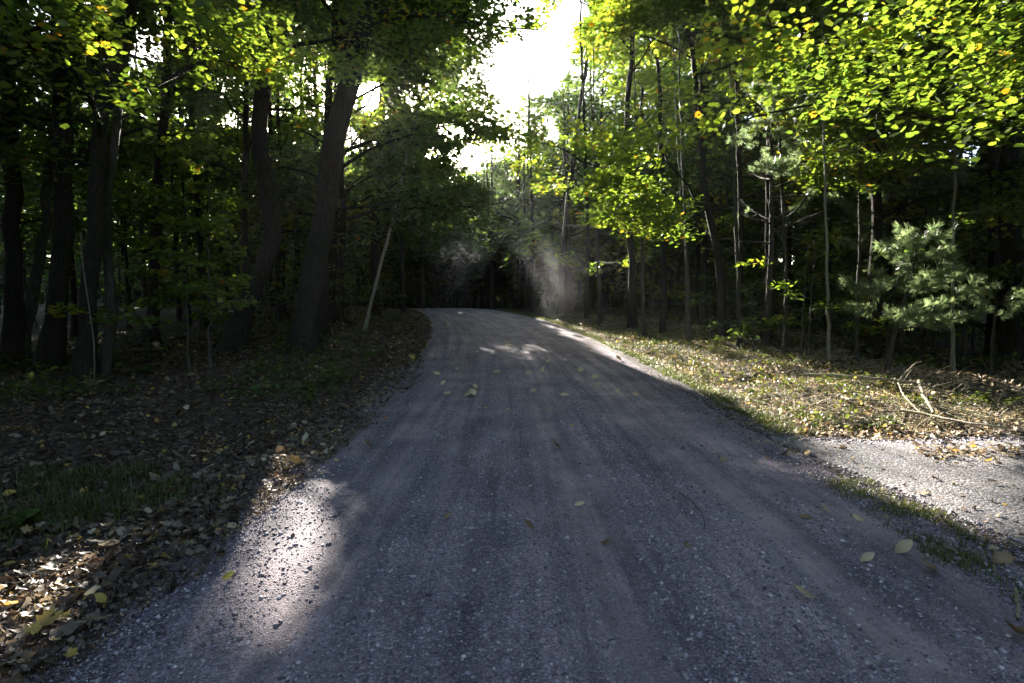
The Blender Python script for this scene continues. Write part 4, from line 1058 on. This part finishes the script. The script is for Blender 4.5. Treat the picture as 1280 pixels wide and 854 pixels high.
# ------------------------------------------------------------------ mist lit by the sun
def mist(name, c, dims, tilt, dens, seed, label):
    import bmesh
    bm = bmesh.new(); bmesh.ops.create_icosphere(bm, subdivisions=3, radius=1.0)
    me = bpy.data.meshes.new(name); bm.to_mesh(me); bm.free()
    m, nt, nd, lk = new_mat(name + '_vapour')
    tc = N(nd, 'ShaderNodeTexCoord')
    mp = N(nd, 'ShaderNodeMapping'); mp.inputs['Location'].default_value = (seed, 0, 0); mp.inputs['Scale'].default_value = (2.2, 2.2, .8)
    mp.inputs['Rotation'].default_value = (0, .35, 0)
    lk.new(tc.outputs['Object'], mp.inputs[0])
    n = N(nd, 'ShaderNodeTexNoise'); n.inputs['Scale'].default_value = 1.5; n.inputs['Detail'].default_value = 2; n.inputs['Roughness'].default_value = .5; n.inputs['Distortion'].default_value = .4
    lk.new(mp.outputs[0], n.inputs['Vector'])
    ln = N(nd, 'ShaderNodeVectorMath', operation='LENGTH'); lk.new(tc.outputs['Object'], ln.inputs[0])
    fall = N(nd, 'ShaderNodeMapRange'); fall.interpolation_type = 'SMOOTHSTEP'; fall.inputs['From Min'].default_value = 0.05; fall.inputs['From Max'].default_value = .85
    inv = N(nd, 'ShaderNodeMath', operation='SUBTRACT'); inv.inputs[0].default_value = 1.0; lk.new(ln.outputs['Value'], inv.inputs[1])
    lk.new(inv.outputs[0], fall.inputs[0])
    cr = N(nd, 'ShaderNodeMapRange'); cr.interpolation_type = 'SMOOTHSTEP'; cr.inputs['From Min'].default_value = .34; cr.inputs['From Max'].default_value = .72; lk.new(n.outputs[0], cr.inputs[0])
    mu = N(nd, 'ShaderNodeMath', operation='MULTIPLY'); lk.new(fall.outputs[0], mu.inputs[0]); lk.new(cr.outputs[0], mu.inputs[1])
    m2 = N(nd, 'ShaderNodeMath', operation='MULTIPLY'); lk.new(mu.outputs[0], m2.inputs[0]); m2.inputs[1].default_value = dens
    v = N(nd, 'ShaderNodeVolumePrincipled'); v.inputs['Color'].default_value = (.93, .94, .97, 1); v.inputs['Anisotropy'].default_value = .3
    lk.new(m2.outputs[0], v.inputs['Density'])
    o = N(nd, 'ShaderNodeOutputMaterial'); lk.new(v.outputs[0], o.inputs['Volume'])
    me.materials.append(m)
    ob = bpy.data.objects.new(name, me); COL.objects.link(ob); ob.location = c; ob.scale = dims; ob.rotation_euler = (0, tilt, 0)
    tag(ob, label, 'mist', kind='stuff')
mist('mist', W1, (2.0, 1.4, 2.9), .45, 0.20, 1.0, 'brighter wisp of sunlit mist hanging over the far road')
mist('mist', W2, (2.2, 1.4, 2.5), -.35, 0.05, 5.0, 'fainter wisp of mist at the right verge up the road')

def haze(dens):
    x0, x1, y0, y1, z0, z1 = -186, 187, -66, 246, -2.5, 31
    V = np.array([(x, y, z) for z in (z0, z1) for y in (y0, y1) for x in (x0, x1)])
    Q = np.array([(0, 2, 3, 1), (4, 5, 7, 6), (0, 1, 5, 4), (2, 6, 7, 3), (0, 4, 6, 2), (1, 3, 7, 5)])
    m, nt, nd, lk = new_mat('haze_air')
    v = N(nd, 'ShaderNodeVolumePrincipled'); v.inputs['Color'].default_value = (.95, .96, .98, 1); v.inputs['Anisotropy'].default_value = .6; v.inputs['Density'].default_value = dens
    o = N(nd, 'ShaderNodeOutputMaterial'); lk.new(v.outputs[0], o.inputs['Volume'])
    tag(mesh_obj('haze', V, Q, m), 'thin damp air lit by the low sun', 'haze', kind='stuff')
HAZE = .00016
if HAZE: haze(HAZE)

# ------------------------------------------------------------------ world, sun, camera
w = bpy.data.worlds.new('World'); sc.world = w; w.use_nodes = True
nd, lk = w.node_tree.nodes, w.node_tree.links; nd.clear()
sky = N(nd, 'ShaderNodeTexSky'); sky.sky_type = 'NISHITA'; sky.sun_disc = False
el = math.asin(SUN[2]); azm = math.atan2(SUN[0], SUN[1])
sky.sun_elevation = el; sky.sun_rotation = azm; sky.air_density = 1.0; sky.dust_density = 1.2
# the sun's own glare in the sky around it
tc = N(nd, 'ShaderNodeTexCoord'); dot = N(nd, 'ShaderNodeVectorMath', operation='DOT_PRODUCT')
lk.new(tc.outputs['Generated'], dot.inputs[0]); dot.inputs[1].default_value = tuple(SUN)
ac = N(nd, 'ShaderNodeMath', operation='ARCCOSINE'); lk.new(dot.outputs['Value'], ac.inputs[0])
core = N(nd, 'ShaderNodeMapRange'); core.interpolation_type = 'SMOOTHSTEP'; core.inputs['From Min'].default_value = math.radians(1.35); core.inputs['From Max'].default_value = math.radians(.95)
core.inputs['To Max'].default_value = 60; lk.new(ac.outputs[0], core.inputs[0])
glow = N(nd, 'ShaderNodeMapRange'); glow.interpolation_type = 'SMOOTHERSTEP'; glow.inputs['From Min'].default_value = math.radians(9); glow.inputs['From Max'].default_value = 0
glow.inputs['To Max'].default_value = 1.5; lk.new(ac.outputs[0], glow.inputs[0])
sm = N(nd, 'ShaderNodeMath', operation='ADD'); lk.new(core.outputs[0], sm.inputs[0]); lk.new(glow.outputs[0], sm.inputs[1])
comb = N(nd, 'ShaderNodeMix', data_type='RGBA', blend_type='ADD'); comb.inputs[0].default_value = 1
cc = N(nd, 'ShaderNodeCombineColor'); 
for i in range(3): lk.new(sm.outputs[0], cc.inputs[i])
lk.new(sky.outputs[0], comb.inputs[6]); lk.new(cc.outputs[0], comb.inputs[7])
bg = N(nd, 'ShaderNodeBackground'); bg.inputs[1].default_value = .075
lk.new(comb.outputs[2], bg.inputs[0])
ow = N(nd, 'ShaderNodeOutputWorld'); lk.new(bg.outputs[0], ow.inputs[0])
w.cycles.sampling_method = 'MANUAL'; w.cycles.sample_map_resolution = 1024

sl = bpy.data.lights.new('sun', 'SUN'); sl.energy = 5.0; sl.angle = math.radians(.5); sl.color = (1, .93, .82)
so = bpy.data.objects.new('sun', sl); COL.objects.link(so); so.rotation_euler = Vector(SUN).to_track_quat('Z', 'Y').to_euler()

cam = bpy.data.cameras.new('camera'); co = bpy.data.objects.new('camera', cam); COL.objects.link(co)
cam.sensor_width = 36; cam.lens = 36 * F / 1280; cam.clip_end = 1500; cam.clip_start = .05
co.location = CAM; co.rotation_euler = (PI / 2 - PITCH, 0, 0); sc.camera = co

sc.view_settings.view_transform = 'Standard'; sc.view_settings.look = 'None'; sc.view_settings.gamma = 1
sc.view_settings.exposure = 2.95
cy = sc.cycles
cy.max_bounces = 6; cy.diffuse_bounces = 3; cy.glossy_bounces = 1; cy.transmission_bounces = 4; cy.transparent_max_bounces = 4; cy.volume_bounces = 0
cy.caustics_reflective = False; cy.caustics_refractive = False
cy.use_denoising = True; cy.denoiser = 'OPENIMAGEDENOISE'; cy.denoising_input_passes = 'RGB_ALBEDO_NORMAL'; cy.denoising_prefilter = 'ACCURATE'
cy.use_adaptive_sampling = True; cy.adaptive_threshold = .01
cy.sample_clamp_indirect = 4
print('LEAVES', NLEAF[0], 'OBJ', len(bpy.data.objects))
